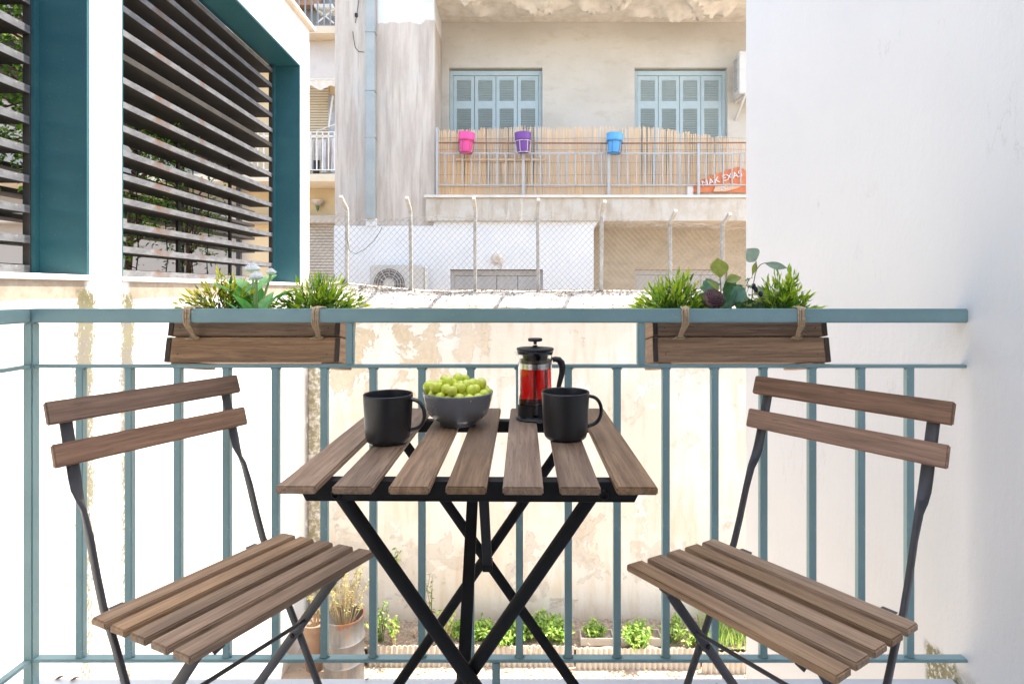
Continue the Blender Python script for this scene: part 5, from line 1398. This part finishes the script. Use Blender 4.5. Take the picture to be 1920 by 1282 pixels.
fl_("glass", MB().lathe([(0, .0105), (rgl - .003, .0105), (rgl, .0135), (rgl, .128), (rgl + .0012, .140), (rgl + .0028, .1485), (rgl + .0010, .1485), (rgl - .0008, .140), (rgl - .0018, .128), (rgl - .0018, .0150), (rgl - .0045, .0125), (0, .0125)], 64), M_glass, smooth=True, angle=180)
# pouring spout on the left
fl_("spout", MB().sweep([(-rgl - .001, -.012, .139), (-rgl - .006, -.011, .1455), (-rgl - .0075, -.010, .1475), (-rgl - .0035, -.009, .1425), (-rgl + .004, -.020, .136)], [(-.0007, -.0012), (.0007, -.0012), (.0007, .0012), (-.0007, .0012)], (0, 1, 0)), M_glass)
fl_("tea", MB().lathe([(0, .0128), (rgl - .0047, .0128), (rgl - .0021, .0155), (rgl - .0021, .1105), (0, .1105)], 64), M_tea, smooth=True, angle=40)
fl_("tea_leaves", MB().lathe([(0, .0135), (rgl - .006, .0135), (rgl - .0026, .017), (rgl - .0026, .036), (rgl - .006, .039), (.012, .041), (0, .0405)], 48), paint("wet_leaves", (.016, .010, .008), (.03, .018, .012), .6, 60, .6, 160), smooth=True, angle=50)
fl_("filter", MB().lathe([(0, .1108), (rgl - .0022, .1108), (rgl - .0022, .1225), (rgl - .005, .1235), (0, .1235)], 56), M_chrome, smooth=True, angle=40)
m = MB()
for k in range(6): m.lathe([(rgl - .0036, .1236 + k * .0011), (rgl - .0024, .1241 + k * .0011), (rgl - .0036, .1246 + k * .0011)], 48)
fl_("filter_spring", m, paint("copper_spring", (.46, .33, .24), (.4, .28, .2), .35, metal=.6), smooth=True)
fl_("rod", MB().tube([(0, 0, .125), (0, 0, .166)], .0026, 12), M_chrome, smooth=True, angle=50)
fl_("plunger_rod", MB().tube([(0, 0, .040), (0, 0, .1105)], .0030, 12), M_chrome, smooth=True, angle=50)
fl_("lid", MB().lathe([(0, .1265), (.024, .1268), (.026, .130), (.030, .146), (.033, .1495), (.0405, .1500), (.0412, .1525), (.040, .1545), (.010, .1568), (.0055, .158), (.005, .1605), (0, .1605)], 56), M_blackp, smooth=True, angle=35)
fl_("knob", MB().lathe([(0, .1625), (.0038, .1625), (.0038, .1690), (.0145, .1692), (.0158, .1705), (.0158, .1745), (.0145, .1758), (0, .1762)], 40), M_blackp, smooth=True, angle=35)
fl_("base", MB().lathe([(0, 0), (.0405, 0), (.0425, .0012), (.0425, .0030), (.0400, .0048), (.0388, .0070), (.0384, .0105), (0, .0105)], 56), M_blackp, smooth=True, angle=40)
m = MB()
def arc_wall(a0, a1, z0, z1, r0, r1, n=16):
    V = [[m.b.verts.new((r_ * math.cos(R(a0 + (a1 - a0) * i / n)), r_ * math.sin(R(a0 + (a1 - a0) * i / n)), z_)) for r_, z_ in ((r0, z0), (r1, z0), (r1, z1), (r0, z1))] for i in range(n + 1)]
    for A, B in zip(V, V[1:]):
        for k in range(4): m.b.faces.new((A[k], A[(k + 1) % 4], B[(k + 1) % 4], B[k]))
    m.b.faces.new(V[0]); m.b.faces.new(V[-1][::-1])
arc_wall(190, 262, .0103, .0325, .0375, .0392); arc_wall(278, 350, .0103, .0325, .0375, .0392); arc_wall(20, 160, .0103, .0325, .0375, .0392)
fl_("glass_holder", m, M_blackp)
hp = [(rgl + .0005, 0, .1285), (.0435, 0, .1300), (.0515, 0, .1285), (.0572, 0, .1220), (.0598, 0, .1125), (.0590, 0, .1000), (.0555, 0, .0860), (.0520, 0, .0720), (.0500, 0, .0560), (.0470, 0, .0420), (.0425, 0, .0330), (.0388, 0, .0270)]
hw = [.0052, .0060, .0072, .0078, .0074, .0066, .0058, .0052, .0050, .0048, .0046, .0044]
hs = [[(.0085 * math.cos(2 * math.pi * k / 14), w * math.sin(2 * math.pi * k / 14)) for k in range(14)] for w in hw]
fl_("handle", MB().sweep(hp, hs, (0, 1, 0)), M_blackp, smooth=True, angle=60)

# dead leaf scraps on the balcony edge
for k, (px, yy, la) in enumerate(((103, 1.428, "curled dry leaf on the balcony edge beside the corner post"), (131, 1.424, "dry leaf scrap on the balcony edge right of the curled one"), (684, 1.425, "tiny dark leaf scrap on the balcony edge near the table"))):
    m = MB(); m.leaf((PX(px, yy), yy, .003), (1, .2, .15), (0, -.3, 1), .022 if k < 2 else .012, .010 if k < 2 else .005, -.3)
    m.leaf((PX(px, yy) + .004, yy, .003), (.6, .6, .2), (0, -.2, 1), .016 if k < 2 else .008, .008 if k < 2 else .003, .3)
    tag(m.make("dry_leaf", M_litter), la, "leaf")
